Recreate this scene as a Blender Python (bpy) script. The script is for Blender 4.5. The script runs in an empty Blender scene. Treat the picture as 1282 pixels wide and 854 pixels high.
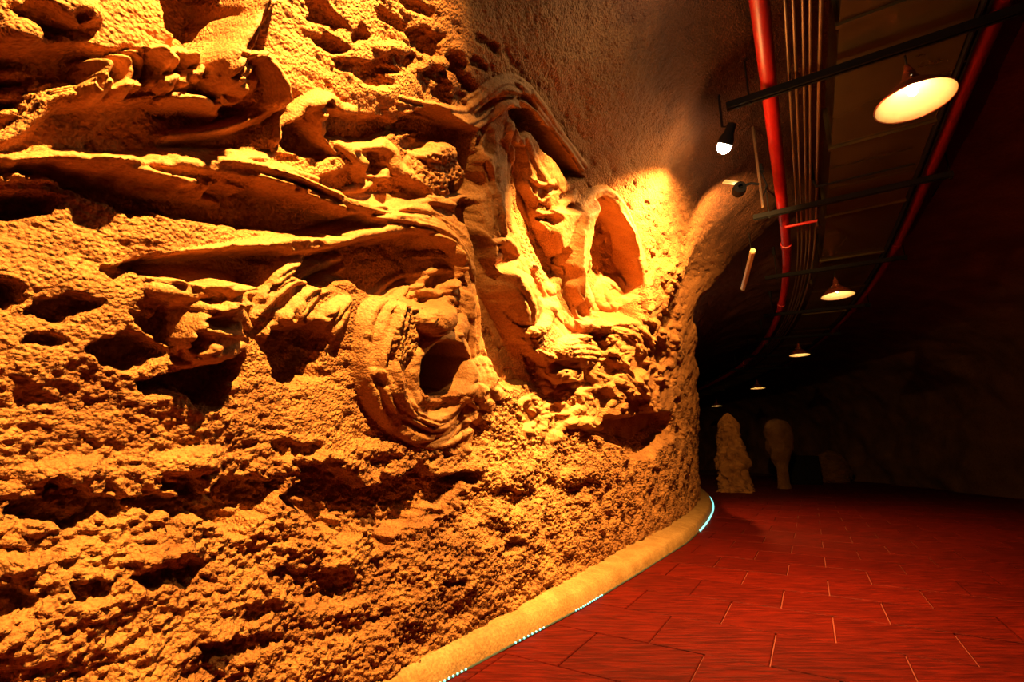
import bpy, bmesh, math, random
import numpy as np
from mathutils import Vector, Matrix

# ------------------------------------------------------------------ camera, world, lights, exposure
sc = bpy.context.scene
COL = sc.collection
CAMH = 1.05
PITCH = math.radians(13.0)
F, CX, CY = 17.0 / 36.0 * 1282.0, 641.0, 427.0
cd = bpy.data.cameras.new('camera'); cd.lens = 17.0; cd.sensor_width = 36.0; cd.sensor_fit = 'HORIZONTAL'
cd.clip_start = 0.02; cd.clip_end = 200
cam = bpy.data.objects.new('camera', cd); COL.objects.link(cam)
cam.location = (0, 0, CAMH); cam.rotation_euler = (math.pi / 2 + PITCH, 0, 0)
sc.camera = cam
w = bpy.data.worlds.new('world'); sc.world = w; w.use_nodes = True
w.node_tree.nodes['Background'].inputs[0].default_value = (0.0, 0.0, 0.0, 1)
w.node_tree.nodes['Background'].inputs[1].default_value = 0.0
sc.view_settings.view_transform = 'Standard'; sc.view_settings.look = 'None'
sc.view_settings.gamma = 1.0; sc.view_settings.use_curve_mapping = False
sc.view_settings.exposure = 0.0
sc.cycles.use_denoising = True
sc.cycles.max_bounces = 6; sc.cycles.diffuse_bounces = 2
sc.cycles.sample_clamp_indirect = 4.0

HD = math.radians(31.0)                      # the tunnel runs 31 degrees right of the camera's axis
SB, RAD = 6.0, 32.0                          # straight for 6 m, then a left bend of 32 m radius
SH, CH = math.sin(HD), math.cos(HD)

def Cn(s, a, z):
    """tunnel coordinates (distance along, offset to the right, height) -> world, numpy or floats"""
    s = np.asarray(s, float); a = np.asarray(a, float); z = np.asarray(z, float)
    th = np.maximum(s - SB, 0) / RAD
    al = np.where(s <= SB, s, SB + (RAD + a) * np.sin(th))
    ac = np.where(s <= SB, a, -RAD + (RAD + a) * np.cos(th))
    return np.stack(np.broadcast_arrays(al * SH + ac * CH, al * CH - ac * SH, z), -1)

def C(s, a, z):
    return Vector(Cn(s, a, z).tolist())

def heading(s):
    return HD - max(s - SB, 0) / RAD

WARM = (1.0, 0.53, 0.14)
def spot(name, pos, target, watts, angle, blend, radius, col=WARM):
    l = bpy.data.lights.new(name, 'SPOT'); l.energy = watts; l.color = col
    l.spot_size = math.radians(angle); l.spot_blend = blend; l.shadow_soft_size = radius
    o = bpy.data.objects.new(name, l); COL.objects.link(o); o.location = pos
    o.rotation_euler = (Vector(target) - Vector(pos)).to_track_quat('-Z', 'Y').to_euler()
    return o
def point(name, pos, watts, radius, col=WARM):
    l = bpy.data.lights.new(name, 'POINT'); l.energy = watts; l.color = col; l.shadow_soft_size = radius
    o = bpy.data.objects.new(name, l); COL.objects.link(o); o.location = pos
    return o

LAMP1 = C(3.5, -0.28, 3.25)                  # the floodlight in view
LAMP2 = C(0.35, -0.13, 3.36)                   # its neighbour on the same line, above the frame
AIM1 = C(4.3, -1.25, 1.6)
spot('flood_light_beam', LAMP1 + (AIM1 - LAMP1).normalized() * .075, AIM1, 2450, 142, 0.85, 0.02)
point('flood_light_spill', LAMP1 + Vector((0, 0, -.07)), 26, 0.03)
LAMP3 = C(2.10, -0.22, 3.32); AIM3 = C(2.72, -1.5, 1.85); AIM2 = C(0.4, -1.6, 1.95)
LAMP4 = C(8.5, -1.5, 3.0); AIM4 = C(9.3, -0.2, 0.0)      # in the recess behind the pier
spot('flood_light_beam.003', LAMP4, AIM4, 700, 105, 0.8, 0.02)
spot('flood_light_beam.002', LAMP3, C(2.72, -1.5, 1.85), 3000, 44, 1.0, 0.02)
spot('flood_light_beam.001', LAMP2, AIM2, 2700, 96, 0.85, 0.02)

# ------------------------------------------------------------------ helpers
def link(o, parent=None):
    COL.objects.link(o)
    if parent is not None: o.parent = parent
    return o
def tag(o, label=None, cat=None, group=None, kind=None):
    if label: o['label'] = label
    if cat: o['category'] = cat
    if group: o['group'] = group
    if kind: o['kind'] = kind
    return o
def empty(name, loc, rz=0):
    e = bpy.data.objects.new(name, None); e.location = loc; e.rotation_euler = (0, 0, rz); e.empty_display_size = 0.1
    return link(e)
def obj(name, bm, mat, parent=None, smooth=True):
    me = bpy.data.meshes.new(name); bm.normal_update(); bm.to_mesh(me); bm.free()
    if smooth:
        for p in me.polygons: p.use_smooth = True
        try: me.set_sharp_from_angle(angle=math.radians(40))
        except Exception: pass
    me.materials.append(mat)
    o = bpy.data.objects.new(name, me); return link(o, parent)
def np_mesh(name, verts, quads, mat, parent=None):
    me = bpy.data.meshes.new(name)
    nv, nf = len(verts), len(quads)
    me.vertices.add(nv); me.vertices.foreach_set('co', np.ascontiguousarray(verts, np.float32).ravel())
    me.loops.add(nf * 4); me.loops.foreach_set('vertex_index', np.ascontiguousarray(quads, np.int32).ravel())
    me.polygons.add(nf); me.polygons.foreach_set('loop_start', np.arange(nf, dtype=np.int32) * 4)
    me.polygons.foreach_set('use_smooth', np.ones(nf, bool))
    me.update(calc_edges=True); me.validate()
    me.materials.append(mat)
    o = bpy.data.objects.new(name, me); return link(o, parent)
def bm_box(bm, size, center=(0, 0, 0), rot=None, bevel=0.0):
    r = bmesh.ops.create_cube(bm, size=1.0)
    M = Matrix.Translation(center) @ (rot.to_4x4() if rot else Matrix()) @ Matrix.Diagonal((*size, 1))
    bmesh.ops.transform(bm, matrix=M, verts=r['verts'])
    if bevel:
        ed = {e for v in r['verts'] for e in v.link_edges}
        bmesh.ops.bevel(bm, geom=list(ed), offset=bevel, segments=2, affect='EDGES', profile=0.7)
    return bm
def bm_tube(bm, pts, r, n=12, cap=True):
    """round tube through the points; r a number or a list"""
    pts = [Vector(p) for p in pts]
    rings = []
    prev = None
    for i, p in enumerate(pts):
        d = (pts[min(i + 1, len(pts) - 1)] - pts[max(i - 1, 0)]).normalized()
        up = Vector((0, 0, 1)) if abs(d.z) < 0.95 else Vector((1, 0, 0))
        if prev is not None: x = (prev - d * prev.dot(d)).normalized()
        else: x = d.cross(up).normalized()
        prev = x; y = d.cross(x)
        rr = r[i] if isinstance(r, (list, tuple)) else r
        rings.append([bm.verts.new(p + (x * math.cos(2 * math.pi * k / n) + y * math.sin(2 * math.pi * k / n)) * rr) for k in range(n)])
    for a, b in zip(rings, rings[1:]):
        for k in range(n): bm.faces.new((a[k], a[(k + 1) % n], b[(k + 1) % n], b[k]))
    if cap:
        bm.faces.new(rings[0][::-1]); bm.faces.new(rings[-1])
    return bm
def bm_lathe(bm, prof, n=32, cap=False):
    rings = []
    for r, z in prof:
        rings.append([bm.verts.new((r * math.cos(2 * math.pi * k / n), r * math.sin(2 * math.pi * k / n), z)) for k in range(n)])
    for a, b in zip(rings, rings[1:]):
        for k in range(n): bm.faces.new((a[k], a[(k + 1) % n], b[(k + 1) % n], b[k]))
    if cap: bm.faces.new(rings[0][::-1]); bm.faces.new(rings[-1])
    return bm

# numpy noise -------------------------------------------------------
def _hash(i, j, seed):
    h = (i.astype(np.int64) * 374761393 + j.astype(np.int64) * 668265263 + seed * 982451653) & 0x7fffffff
    h = ((h ^ (h >> 13)) * 1274126177) & 0x7fffffff
    return ((h ^ (h >> 16)) & 0xffff) / 65535.0
def vnoise(x, y, seed=0):
    i = np.floor(x); j = np.floor(y); fx = x - i; fy = y - j
    fx = fx * fx * fx * (fx * (fx * 6 - 15) + 10); fy = fy * fy * fy * (fy * (fy * 6 - 15) + 10)
    a = _hash(i, j, seed); b = _hash(i + 1, j, seed); c = _hash(i, j + 1, seed); d = _hash(i + 1, j + 1, seed)
    return (a + (b - a) * fx) * (1 - fy) + (c + (d - c) * fx) * fy - 0.5
def fbm(x, y, seed=0, octv=4, gain=0.5):
    t = 0; g = 1.0
    for k in range(octv):
        c, s = math.cos(0.6 * k + .3), math.sin(0.6 * k + .3)
        t = t + g * vnoise((x * c - y * s) * 2 ** k + 17.3 * k, (x * s + y * c) * 2 ** k - 9.1 * k, seed + k); g *= gain
    return t
def worley(x, y, seed=0):
    i = np.floor(x); j = np.floor(y); best = np.full(x.shape, 9.0)
    for di in (-1, 0, 1):
        for dj in (-1, 0, 1):
            a = i + di; b = j + dj
            px = a + _hash(a, b, seed); py = b + _hash(a, b, seed + 77)
            best = np.minimum(best, (x - px) ** 2 + (y - py) ** 2)
    return np.sqrt(best)
def sstep(a, b, x):
    t = np.clip((x - a) / (b - a), 0, 1); return t * t * (3 - 2 * t)

# ------------------------------------------------------------------ materials
def nodes_mat(name):
    m = bpy.data.materials.new(name); m.use_nodes = True
    nt = m.node_tree; return m, nt, nt.nodes['Principled BSDF']
def N(nt, t, **kw):
    n = nt.nodes.new(t)
    for k, v in kw.items(): setattr(n, k, v)
    return n
def rock_mat(name, c1, c2, rough, bump, fine=60.0, scale=4.0, spec=0.25, upper=None):
    m, nt, b = nodes_mat(name); L = nt.links
    tc = N(nt, 'ShaderNodeTexCoord')
    n1 = N(nt, 'ShaderNodeTexNoise'); n1.inputs['Scale'].default_value = scale; n1.inputs['Detail'].default_value = 8
    n2 = N(nt, 'ShaderNodeTexNoise'); n2.inputs['Scale'].default_value = fine; n2.inputs['Detail'].default_value = 6
    L.new(tc.outputs['Object'], n1.inputs['Vector']); L.new(tc.outputs['Object'], n2.inputs['Vector'])
    cr = N(nt, 'ShaderNodeValToRGB'); cr.color_ramp.elements[0].position = .35; cr.color_ramp.elements[1].position = .68
    cr.color_ramp.elements[0].color = (*c1, 1); cr.color_ramp.elements[1].color = (*c2, 1)
    L.new(n1.outputs['Fac'], cr.inputs['Fac'])
    base = cr.outputs['Color']
    if upper:                                            # sprayed coat from about 3 m up, its colour darkened to stand in for shade
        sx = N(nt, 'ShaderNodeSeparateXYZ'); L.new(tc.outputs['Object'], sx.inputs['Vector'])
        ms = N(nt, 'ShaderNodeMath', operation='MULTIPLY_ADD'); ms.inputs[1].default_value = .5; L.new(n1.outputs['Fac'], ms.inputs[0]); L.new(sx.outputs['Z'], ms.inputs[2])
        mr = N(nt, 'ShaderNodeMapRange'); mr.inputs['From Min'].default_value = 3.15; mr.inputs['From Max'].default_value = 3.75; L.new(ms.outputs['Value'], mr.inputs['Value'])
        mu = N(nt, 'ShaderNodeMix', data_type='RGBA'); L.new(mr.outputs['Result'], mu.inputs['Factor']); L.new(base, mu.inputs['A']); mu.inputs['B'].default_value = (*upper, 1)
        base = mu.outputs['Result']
    mx = N(nt, 'ShaderNodeMix', data_type='RGBA', blend_type='MULTIPLY'); mx.inputs['Factor'].default_value = 0.55
    cr2 = N(nt, 'ShaderNodeValToRGB'); cr2.color_ramp.elements[0].color = (.35, .3, .28, 1); cr2.color_ramp.elements[0].position = .3
    cr2.color_ramp.elements[1].position = .6
    L.new(n2.outputs['Fac'], cr2.inputs['Fac'])
    L.new(base, mx.inputs['A']); L.new(cr2.outputs['Color'], mx.inputs['B'])
    L.new(mx.outputs['Result'], b.inputs['Base Color'])
    vo = N(nt, 'ShaderNodeTexVoronoi'); vo.inputs['Scale'].default_value = fine * 1.3; L.new(tc.outputs['Object'], vo.inputs['Vector'])
    ad = N(nt, 'ShaderNodeMath', operation='MULTIPLY_ADD'); ad.inputs[1].default_value = -.6
    L.new(vo.outputs['Distance'], ad.inputs[0]); L.new(n2.outputs['Fac'], ad.inputs[2])
    bp = N(nt, 'ShaderNodeBump'); bp.inputs['Strength'].default_value = bump; bp.inputs['Distance'].default_value = 0.016
    L.new(ad.outputs['Value'], bp.inputs['Height']); L.new(bp.outputs['Normal'], b.inputs['Normal'])
    b.inputs['Roughness'].default_value = rough; b.inputs['Specular IOR Level'].default_value = spec
    return m
def plain_mat(name, col, rough=0.5, metal=0.0, spec=0.5, bump=0.0, bscale=40, var=0.25):
    m, nt, b = nodes_mat(name); L = nt.links
    tc = N(nt, 'ShaderNodeTexCoord'); n1 = N(nt, 'ShaderNodeTexNoise')
    n1.inputs['Scale'].default_value = bscale; n1.inputs['Detail'].default_value = 5
    L.new(tc.outputs['Object'], n1.inputs['Vector'])
    cr = N(nt, 'ShaderNodeValToRGB'); cr.color_ramp.elements[0].position = .3; cr.color_ramp.elements[1].position = .7
    cr.color_ramp.elements[0].color = (*[c * (1 - var) for c in col], 1); cr.color_ramp.elements[1].color = (*col, 1)
    L.new(n1.outputs['Fac'], cr.inputs['Fac']); L.new(cr.outputs['Color'], b.inputs['Base Color'])
    b.inputs['Roughness'].default_value = rough; b.inputs['Metallic'].default_value = metal
    b.inputs['Specular IOR Level'].default_value = spec
    if bump:
        bp = N(nt, 'ShaderNodeBump'); bp.inputs['Strength'].default_value = bump; bp.inputs['Distance'].default_value = .01
        L.new(n1.outputs['Fac'], bp.inputs['Height']); L.new(bp.outputs['Normal'], b.inputs['Normal'])
    return m
def glow_mat(name, col, strength):
    m, nt, b = nodes_mat(name)
    b.inputs['Base Color'].default_value = (*col, 1)
    b.inputs['Emission Color'].default_value = (*col, 1); b.inputs['Emission Strength'].default_value = strength
    return m

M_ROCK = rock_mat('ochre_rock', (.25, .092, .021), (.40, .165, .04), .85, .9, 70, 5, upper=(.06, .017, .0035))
M_CARVE = rock_mat('carved_ochre_rock', (.30, .12, .029), (.42, .185, .05), .72, .3, 90, 6, .3)
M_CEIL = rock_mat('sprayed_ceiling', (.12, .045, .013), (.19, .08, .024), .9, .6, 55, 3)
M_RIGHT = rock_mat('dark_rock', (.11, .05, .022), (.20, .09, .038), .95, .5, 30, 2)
M_CURB = rock_mat('curb_cement', (.28, .14, .036), (.38, .21, .065), .7, .25, 60, 7)
M_PAVER = None
M_GROUT = plain_mat('grout', (.20, .026, .009), .8, bscale=60)
M_REDPIPE = plain_mat('red_paint', (.40, .006, .004), .45, bscale=12, var=.3)
M_DULLRED = plain_mat('dull_red_paint', (.17, .003, .002), .6, spec=.2, bscale=12, var=.3)
M_CONDUIT = plain_mat('galvanised_conduit', (.17, .09, .04), .45, .5, bscale=10)
M_DUCT = plain_mat('duct_sheet_metal', (.11, .078, .032), .15, .5, bscale=3, var=.35, bump=.03)
M_BLACK = plain_mat('black_paint', (.006, .0045, .004), .85, spec=.15, bscale=20)
M_SHADE = plain_mat('copper_enamel', (.36, .07, .025), .22, .6, bscale=15, var=.3)
M_INNER = plain_mat('white_enamel', (.92, .72, .36), .45, bscale=30, var=.12)
M_CHROME = plain_mat('steel_bolt', (.8, .75, .7), .2, 1.0)
M_TUBE = plain_mat('tube_diffuser', (.75, .42, .16), .5)
M_BULB = glow_mat('lit_bulb', (1.0, .78, .42), 60)
M_FLOOD = glow_mat('lit_flood_bulb', (1.0, .80, .45), 220)
M_LED = glow_mat('cyan_led', (.2, .85, .85), 1.3)
M_ROPE = plain_mat('clear_rope_sheath', (.04, .07, .065), .4)

# ------------------------------------------------------------------ left wall: one sheet of rock, carved
PROF_Z = [0.0, 0.6, 1.2, 2.1, 2.6, 2.94, 3.2, 3.45, 3.65, 3.85, 4.02, 4.15, 4.25, 4.3]
PROF_A = [-1.68, -1.66, -1.62, -1.46, -1.27, -1.06, -.83, -.58, -.33, -.02, .32, .75, 1.25, 1.8]
_seg = np.r_[0, np.cumsum(np.hypot(np.diff(PROF_Z), np.diff(PROF_A)))]
def profile(t):
    """arc length up the wall -> (offset, height), smoothed"""
    k = np.linspace(0, _seg[-1], 400)
    za = np.interp(k, _seg, PROF_Z); aa = np.interp(k, _seg, PROF_A)
    ker = np.hanning(31); ker /= ker.sum()
    pz = np.convolve(np.pad(za, 15, mode='reflect', reflect_type='odd'), ker, 'valid')
    pa = np.convolve(np.pad(aa, 15, mode='reflect', reflect_type='odd'), ker, 'valid')
    return np.interp(t, k, pa), np.interp(t, k, pz)
T_SPLIT = float(np.interp(3.50, PROF_Z, _seg))     # above this row the sheet is the ceiling

# rows and columns: finer where the wall is near
s_list = [-1.6]
while s_list[-1] < 17.0:
    s = s_list[-1]
    step = 0.02 if s < -0.5 else 0.0052 + 0.0011 * max(s, 0) ** 1.25
    s_list.append(s + min(step, 0.06))
S1 = np.array(s_list)
T1 = np.r_[np.arange(0, T_SPLIT, 0.0055), np.arange(T_SPLIT, _seg[-1] + .02, 0.022)]
NS, NT = len(S1), len(T1)
Sg, Tg = np.meshgrid(S1, T1, indexing='ij')
Ag, Zg = profile(Tg)
# nominal surface bends: a pier that stands forward, then the recess where the tunnel turns away
edge = np.interp(Zg, [0, 1.0, 2.1, 2.9, 4.5], [15.5, 12.5, 9.4, 6.5, 6.3])
dA = -0.9 * sstep(0, .9, Sg - edge) * (1 - sstep(-.2, 1.5, Ag))
dA += 0.20 * np.exp(-((Sg - 4.9) / .5) ** 2 - ((Zg - 2.65) / .55) ** 2)
dA -= 0.08 * np.exp(-((Sg - 5.6) / .4) ** 2 - ((Zg - 3.2) / .5) ** 2)
P0 = Cn(Sg, Ag + dA, Zg)
# inward normal of the smooth sheet
du = np.gradient(P0, axis=0); dv = np.gradient(P0, axis=1)
Nn = np.cross(dv, du); Nn /= np.linalg.norm(Nn, axis=-1, keepdims=True) + 1e-9
if Nn[NS // 4, NT // 6] @ np.array([CH, -SH, 0]) < 0: Nn = -Nn
P0 = P0.reshape(-1, 3); Nn = Nn.reshape(-1, 3)
sF, tF, zF = Sg.ravel(), Tg.ravel(), Zg.ravel()
cp, sp = math.cos(PITCH), math.sin(PITCH)
def project(P):
    x = P[:, 0]; y = P[:, 1]; z = P[:, 2] - CAMH
    d = np.maximum(y * cp + z * sp, 0.15); v = -y * sp + z * cp
    return CX + F * x / d, CY - F * v / d
U0, V0 = project(P0)
U0 = np.where(P0[:, 1] * cp + (P0[:, 2] - CAMH) * sp < .3, -9999, U0)
H = np.zeros(len(P0)); OWN = np.zeros(len(P0), np.int16); SMOOTH = np.zeros(len(P0)); STIP = np.zeros(len(P0))
cur = 0
HS = H.copy(); _np = [0]
def refresh():
    """the carved surface so far, slightly blurred: where the next stroke lands"""
    r = 5; k = 2 * r + 1
    g = np.pad(H.reshape(NS, NT), ((r + 1, r), (r + 1, r)), mode='edge')
    c = np.cumsum(np.cumsum(g, 0), 1); g = (c[k:, k:] - c[:-k, k:] - c[k:, :-k] + c[:-k, :-k]) / (k * k)
    HS[:] = g.ravel(); _np[0] = 0
def pick(x0, y0, x1, y1, h):
    """the sheet's points whose carved surface, raised by h more, falls in this window of the drawing"""
    _np[0] += 1
    if _np[0] > 6: refresh()
    m = 90 + abs(h) * 250
    i = np.nonzero((U0 > x0 - m) & (U0 < x1 + m) & (V0 > y0 - m) & (V0 < y1 + m))[0]
    if len(i) == 0: return i, None, None
    u, v = project(P0[i] + Nn[i] * (HS[i] + h)[:, None])
    k = (u > x0) & (u < x1) & (v > y0) & (v < y1)
    return i[k], u[k], v[k]
def smax(a, b, k=.01): return .5 * (a + b + np.sqrt((a - b) ** 2 + k * k)) - .5 * k
def mpp(x):
    """metres per drawing unit on the wall around column x"""
    return float(np.interp(x, [0, 300, 500, 650, 750, 820, 870], [.0031, .0036, .0046, .0058, .0070, .0085, .0100]))
def own(i, m, smooth=1.0):
    if cur: OWN[i[m]] = cur
    SMOOTH[i[m]] = np.maximum(SMOOTH[i[m]], smooth)
def catmull(pts, per=10):
    p = np.array(pts, float)
    if len(p) < 3: return p
    q = np.vstack([2 * p[0] - p[1], p, 2 * p[-1] - p[-2]]); out = []
    for k in range(1, len(q) - 2):
        for t in np.linspace(0, 1, per, endpoint=False):
            a, b, c, d = q[k - 1], q[k], q[k + 1], q[k + 2]
            out.append(.5 * (2 * b + (c - a) * t + (2 * a - 5 * b + 4 * c - d) * t * t + (3 * b - a - 3 * c + d) * t ** 3))
    out.append(p[-1]); return np.array(out)
def polydist(u, v, q):
    """distance to polyline q (x,y,...) and the interpolated extra columns there, plus signed side"""
    best = np.full(u.shape, 1e9); ex = np.zeros(u.shape + (q.shape[1] - 2,)); side = np.zeros(u.shape); par = np.zeros(u.shape)
    acc = 0
    for a, b in zip(q, q[1:]):
        dx, dy = b[0] - a[0], b[1] - a[1]; l2 = dx * dx + dy * dy + 1e-9
        t = np.clip(((u - a[0]) * dx + (v - a[1]) * dy) / l2, 0, 1)
        ex_ = (u - a[0] - t * dx); ey_ = (v - a[1] - t * dy)
        d = np.hypot(ex_, ey_); k = d < best
        best[k] = d[k]; ex[k] = a[2:] + t[k, None] * (b[2:] - a[2:])
        side[k] = np.sign(dx * ey_[k] - dy * ex_[k]); par[k] = acc + t[k] * math.sqrt(l2); acc += math.sqrt(l2)
    return best, ex, side, par
ASP_R, ASP_D = 1.15, .85
def obl(x): return float(np.interp(x, [0, 330, 450, 600, 900], [1, 1, .72, .5, .45]))   # shallower carving further down the wall
def ridge(pts, w, h, base=-.02, pw=.5, taper=.35, per=6, wob=0.0, lines=0, smooth=1.0, k=.006, ref=None, asp=1.0):
    """rounded bar along a stroke, standing about as proud as it is wide. pts (x,y) or (x,y,w,h)"""
    q = []
    n = len(pts)
    for j, p in enumerate(pts):
        if len(p) == 4: a, b = p[2], p[3]
        else:
            f = 1 - taper * (abs(2 * j / (n - 1) - 1) ** 2); a, b = w * f, h * f
        q.append((p[0], p[1], a, min((b - base) * .8, ASP_R * asp * a * mpp(p[0])) * obl(p[0])))
    q = catmull(q, per); hm = float(np.max(q[:, 3])) * .5; wm = float(np.max(q[:, 2])) + 4
    i, u, v = pick(q[:, 0].min() - wm, q[:, 1].min() - wm, q[:, 0].max() + wm, q[:, 1].max() + wm, hm)
    if len(i) == 0: return
    d, ex, side, par = polydist(u, v, q)
    if wob: d = d * (1 + wob * vnoise(par / 14., side * 3 + 5, len(pts) * 7 + int(q[0, 0])) * 2)
    x = d / np.maximum(ex[:, 0], .5); m = x < 1
    prof = np.where(m, np.power(np.maximum(1 - x * x, 0), pw), 0)
    R0 = (H if ref is None else ref)[i]
    hh = R0 + ex[:, 1] * prof
    if lines: hh = hh + m * .09 * ex[:, 1] * np.sin(side * d * lines + par * .02) * np.minimum(1, 3 * (1 - x))
    new = smax(H[i], hh, k) if ref is not None else hh
    ch = m & (new > H[i] + .0015)
    H[i] = np.where(m, new, H[i]); own(i, ch, smooth)
def strands(pts, W, n, wd, h, seed=1, cross=.25, **kw):
    """a bundle of n rounded strands following the stroke"""
    q = catmull(pts, 3); rng = random.Random(seed); snap = H.copy()
    tx = np.gradient(q[:, 0]); ty = np.gradient(q[:, 1]); l = np.hypot(tx, ty) + 1e-9
    nx, ny = -ty / l, tx / l
    for a in range(n):
        o0 = (a / (max(n - 1, 1)) - .5) * W; ph = rng.random() * 6.3; fr = 1.5 + rng.random() * 2
        L = np.linspace(0, 1, len(q))
        off = o0 + cross * W * .5 * np.sin(ph + fr * L * 3.1)
        hh = h * (.75 + .35 * rng.random())
        pp = [(q[j, 0] + nx[j] * off[j], q[j, 1] + ny[j] * off[j], wd * (.8 + .4 * rng.random()) * (1 - .45 * abs(2 * L[j] - 1) ** 3), hh) for j in range(len(q))]
        ridge(pp[::2] + [pp[-1]], wd, hh, per=3, ref=snap, asp=1.5, **kw)
def dome(x, y, rx, ry, ang, h, base=-.02, pw=.5, smooth=1.0, stip=0.0, asp=1.0):
    rel = min((h - base) * .8, ASP_D * asp * min(rx, ry) * mpp(x) * (1.0 if pw >= .5 else .6)) * obl(x)
    R = max(rx, ry) + 4; i, u, v = pick(x - R, y - R, x + R, y + R, rel * .5)
    if len(i) == 0: return
    c, s = math.cos(math.radians(ang)), math.sin(math.radians(ang))
    a = ((u - x) * c + (v - y) * s) / rx; b = (-(u - x) * s + (v - y) * c) / ry
    r2 = a * a + b * b; m = r2 < 1; prof = np.power(np.maximum(1 - r2, 0), pw)
    H[i] = H[i] + rel * prof
    own(i, m & (prof > .15), smooth)
    if stip: STIP[i[m & (prof > .3)]] = stip
def pit(x, y, rx, ry, ang, level, soft=.35, wob=.25, keep=False, asp=1.0):
    """hollow with a fairly steep, uneven rim, about as deep as it is wide"""
    R = max(rx, ry) * 1.6 + 6; i, u, v = pick(x - R, y - R, x + R, y + R, 0.0)
    if len(i) == 0: return
    c, s = math.cos(math.radians(ang)), math.sin(math.radians(ang))
    a = ((u - x) * c + (v - y) * s) / rx; b = (-(u - x) * s + (v - y) * c) / ry
    r = np.hypot(a, b); th = np.arctan2(b, a)
    r = r / (1 + wob * (vnoise(np.cos(th) * 2 + x, np.sin(th) * 2 + y, 5) + .6 * vnoise(u / 9., v / 9., 6)) * 2)
    m = 1 - sstep(1 - soft, 1 + soft, r)
    if not (r < 1).any(): return
    dep = (obl(x) + .15) * min(.26, (1.9 if level <= -.1 else 1.3) * asp * min(rx, ry) * mpp(x))
    tgt = np.median(H[i[r < 1.1]]) - dep
    H[i] = H[i] * (1 - m) + np.minimum(tgt, H[i]) * m
    if cur and keep: OWN[i[m > .2]] = cur
def groove(pts, w, level, soft=.4, keep=False):
    q = [(p[0], p[1], p[2] if len(p) > 2 else w) for p in pts]; q = catmull(q, 6); wm = q[:, 2].max() * 1.5 + 4
    i, u, v = pick(q[:, 0].min() - wm, q[:, 1].min() - wm, q[:, 0].max() + wm, q[:, 1].max() + wm, 0.0)
    if len(i) == 0: return
    d, ex, side, par = polydist(u, v, q)
    x = d / np.maximum(ex[:, 0], .5) / (1 + .5 * vnoise(par / 12., side * 4, 9))
    m = 1 - sstep(1 - soft, 1 + soft, x)
    tgt = H[i] - min(.2, 1.5 * float(q[:, 2].max()) * mpp(float(q[:, 0].mean())))
    H[i] = H[i] * (1 - m) + tgt * m
    if cur and keep: OWN[i[m > .2]] = cur
def area(pts, level, soft=6., up=True, hoff=None, wob=4., smooth=0.0, keep=True, deep=False):
    """polygon raised (up) or sunk to a level, with a soft rim of so many drawing units"""
    p = np.array(pts, float); q = np.vstack([p, p[:1]]); wm = soft * 2 + 6
    if not deep: level = level * obl(p[:, 0].mean())
    i, u, v = pick(p[:, 0].min() - wm, p[:, 1].min() - wm, p[:, 0].max() + wm, p[:, 1].max() + wm, 0.0)
    if len(i) == 0: return
    ins = np.zeros(len(u), bool)
    for a, b in zip(q, q[1:]):
        cnd = (a[1] > v) != (b[1] > v)
        ins ^= cnd & (u < (b[0] - a[0]) * (v - a[1]) / (b[1] - a[1] + 1e-12) + a[0])
    d, _, _, _ = polydist(u, v, np.c_[q, np.zeros(len(q))])
    d = np.where(ins, d, -d) + wob * 2 * fbm(u / 22., v / 22., 31, 3)
    m = sstep(-soft, soft, d)
    tgt = np.maximum(level, H[i]) if up else np.minimum(level, H[i])
    H[i] = H[i] * (1 - m) + tgt * m
    if smooth or (up and cur and keep): own(i, m > .5, smooth)

# ---- large undulation of the rock
H += .065 * fbm(sF / .6, tF / .5, 3, 2) + .012 * fbm(sF / .16, tF / .13, 8, 3)
H *= np.clip(tF / .35, .25, 1)
#CARVING#
# ---- the carving, stroke by stroke (drawing units = pixels of the 1282x854 frame, heights in metres)
PARTS = {0: None}
def part(n, name, label):
    global cur
    cur = n; PARTS[n] = (name, label, None); refresh()
_sub = [100]
class sub_part:
    """strokes made inside belong to a piece of the current part"""
    def __init__(self, name): self.name = name
    def __enter__(self):
        global cur
        self.old = cur; _sub[0] += 1; PARTS[_sub[0]] = (self.name, None, cur); cur = _sub[0]
    def __exit__(self, *a):
        global cur
        cur = self.old

# sunken and raised ground behind the figures
area([(-80, -80), (210, -80), (212, 0), (206, 50), (190, 68), (130, 70), (60, 66), (-80, 64)], .06, 6, True)
area([(-80, 72), (40, 70), (60, 66), (150, 78), (250, 90), (262, 130), (120, 190), (60, 190), (-80, 190)], -.05, 9, False)
pit(42, 33, 34, 12, 28, -.02, .3); pit(85, 30, 10, 6, 0, .05)
dome(18, 48, 30, 20, 10, .19, .05); dome(75, 15, 50, 22, 10, .19, .08)
area([(206, -40), (286, -40), (282, 20), (262, 48), (232, 58), (212, 35)], -.2, 5, False)
area([(150, 140), (330, 130), (352, 140), (300, 185), (250, 200), (90, 195)], -.07, 8, False)
area([(290, -40), (560, -40), (600, 60), (580, 110), (480, 130), (400, 110), (350, 130), (310, 60)], .06, 20, True)
for a in [(405, 22, 26, 13, 35), (410, 55, 18, 8, 20), (460, 86, 33, 12, 6), (452, 40, 6, 10, 0), (490, 25, 22, 8, 35), (520, 8, 20, 8, 20),
          (528, 45, 12, 12, 0), (542, 58, 12, 16, 20), (515, 77, 10, 8, 0), (570, 80, 9, 14, -30), (550, 95, 14, 9, 20), (585, 105, 12, 8, 45),
          (605, 50, 10, 6, 40), (450, 45, 8, 8, 0), (470, 100, 20, 8, 25), (600, 80, 12, 7, 40), (555, 118, 14, 8, 45), (620, 60, 9, 6, 40)]:
    pit(*a, -.09, .3, .35)
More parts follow.
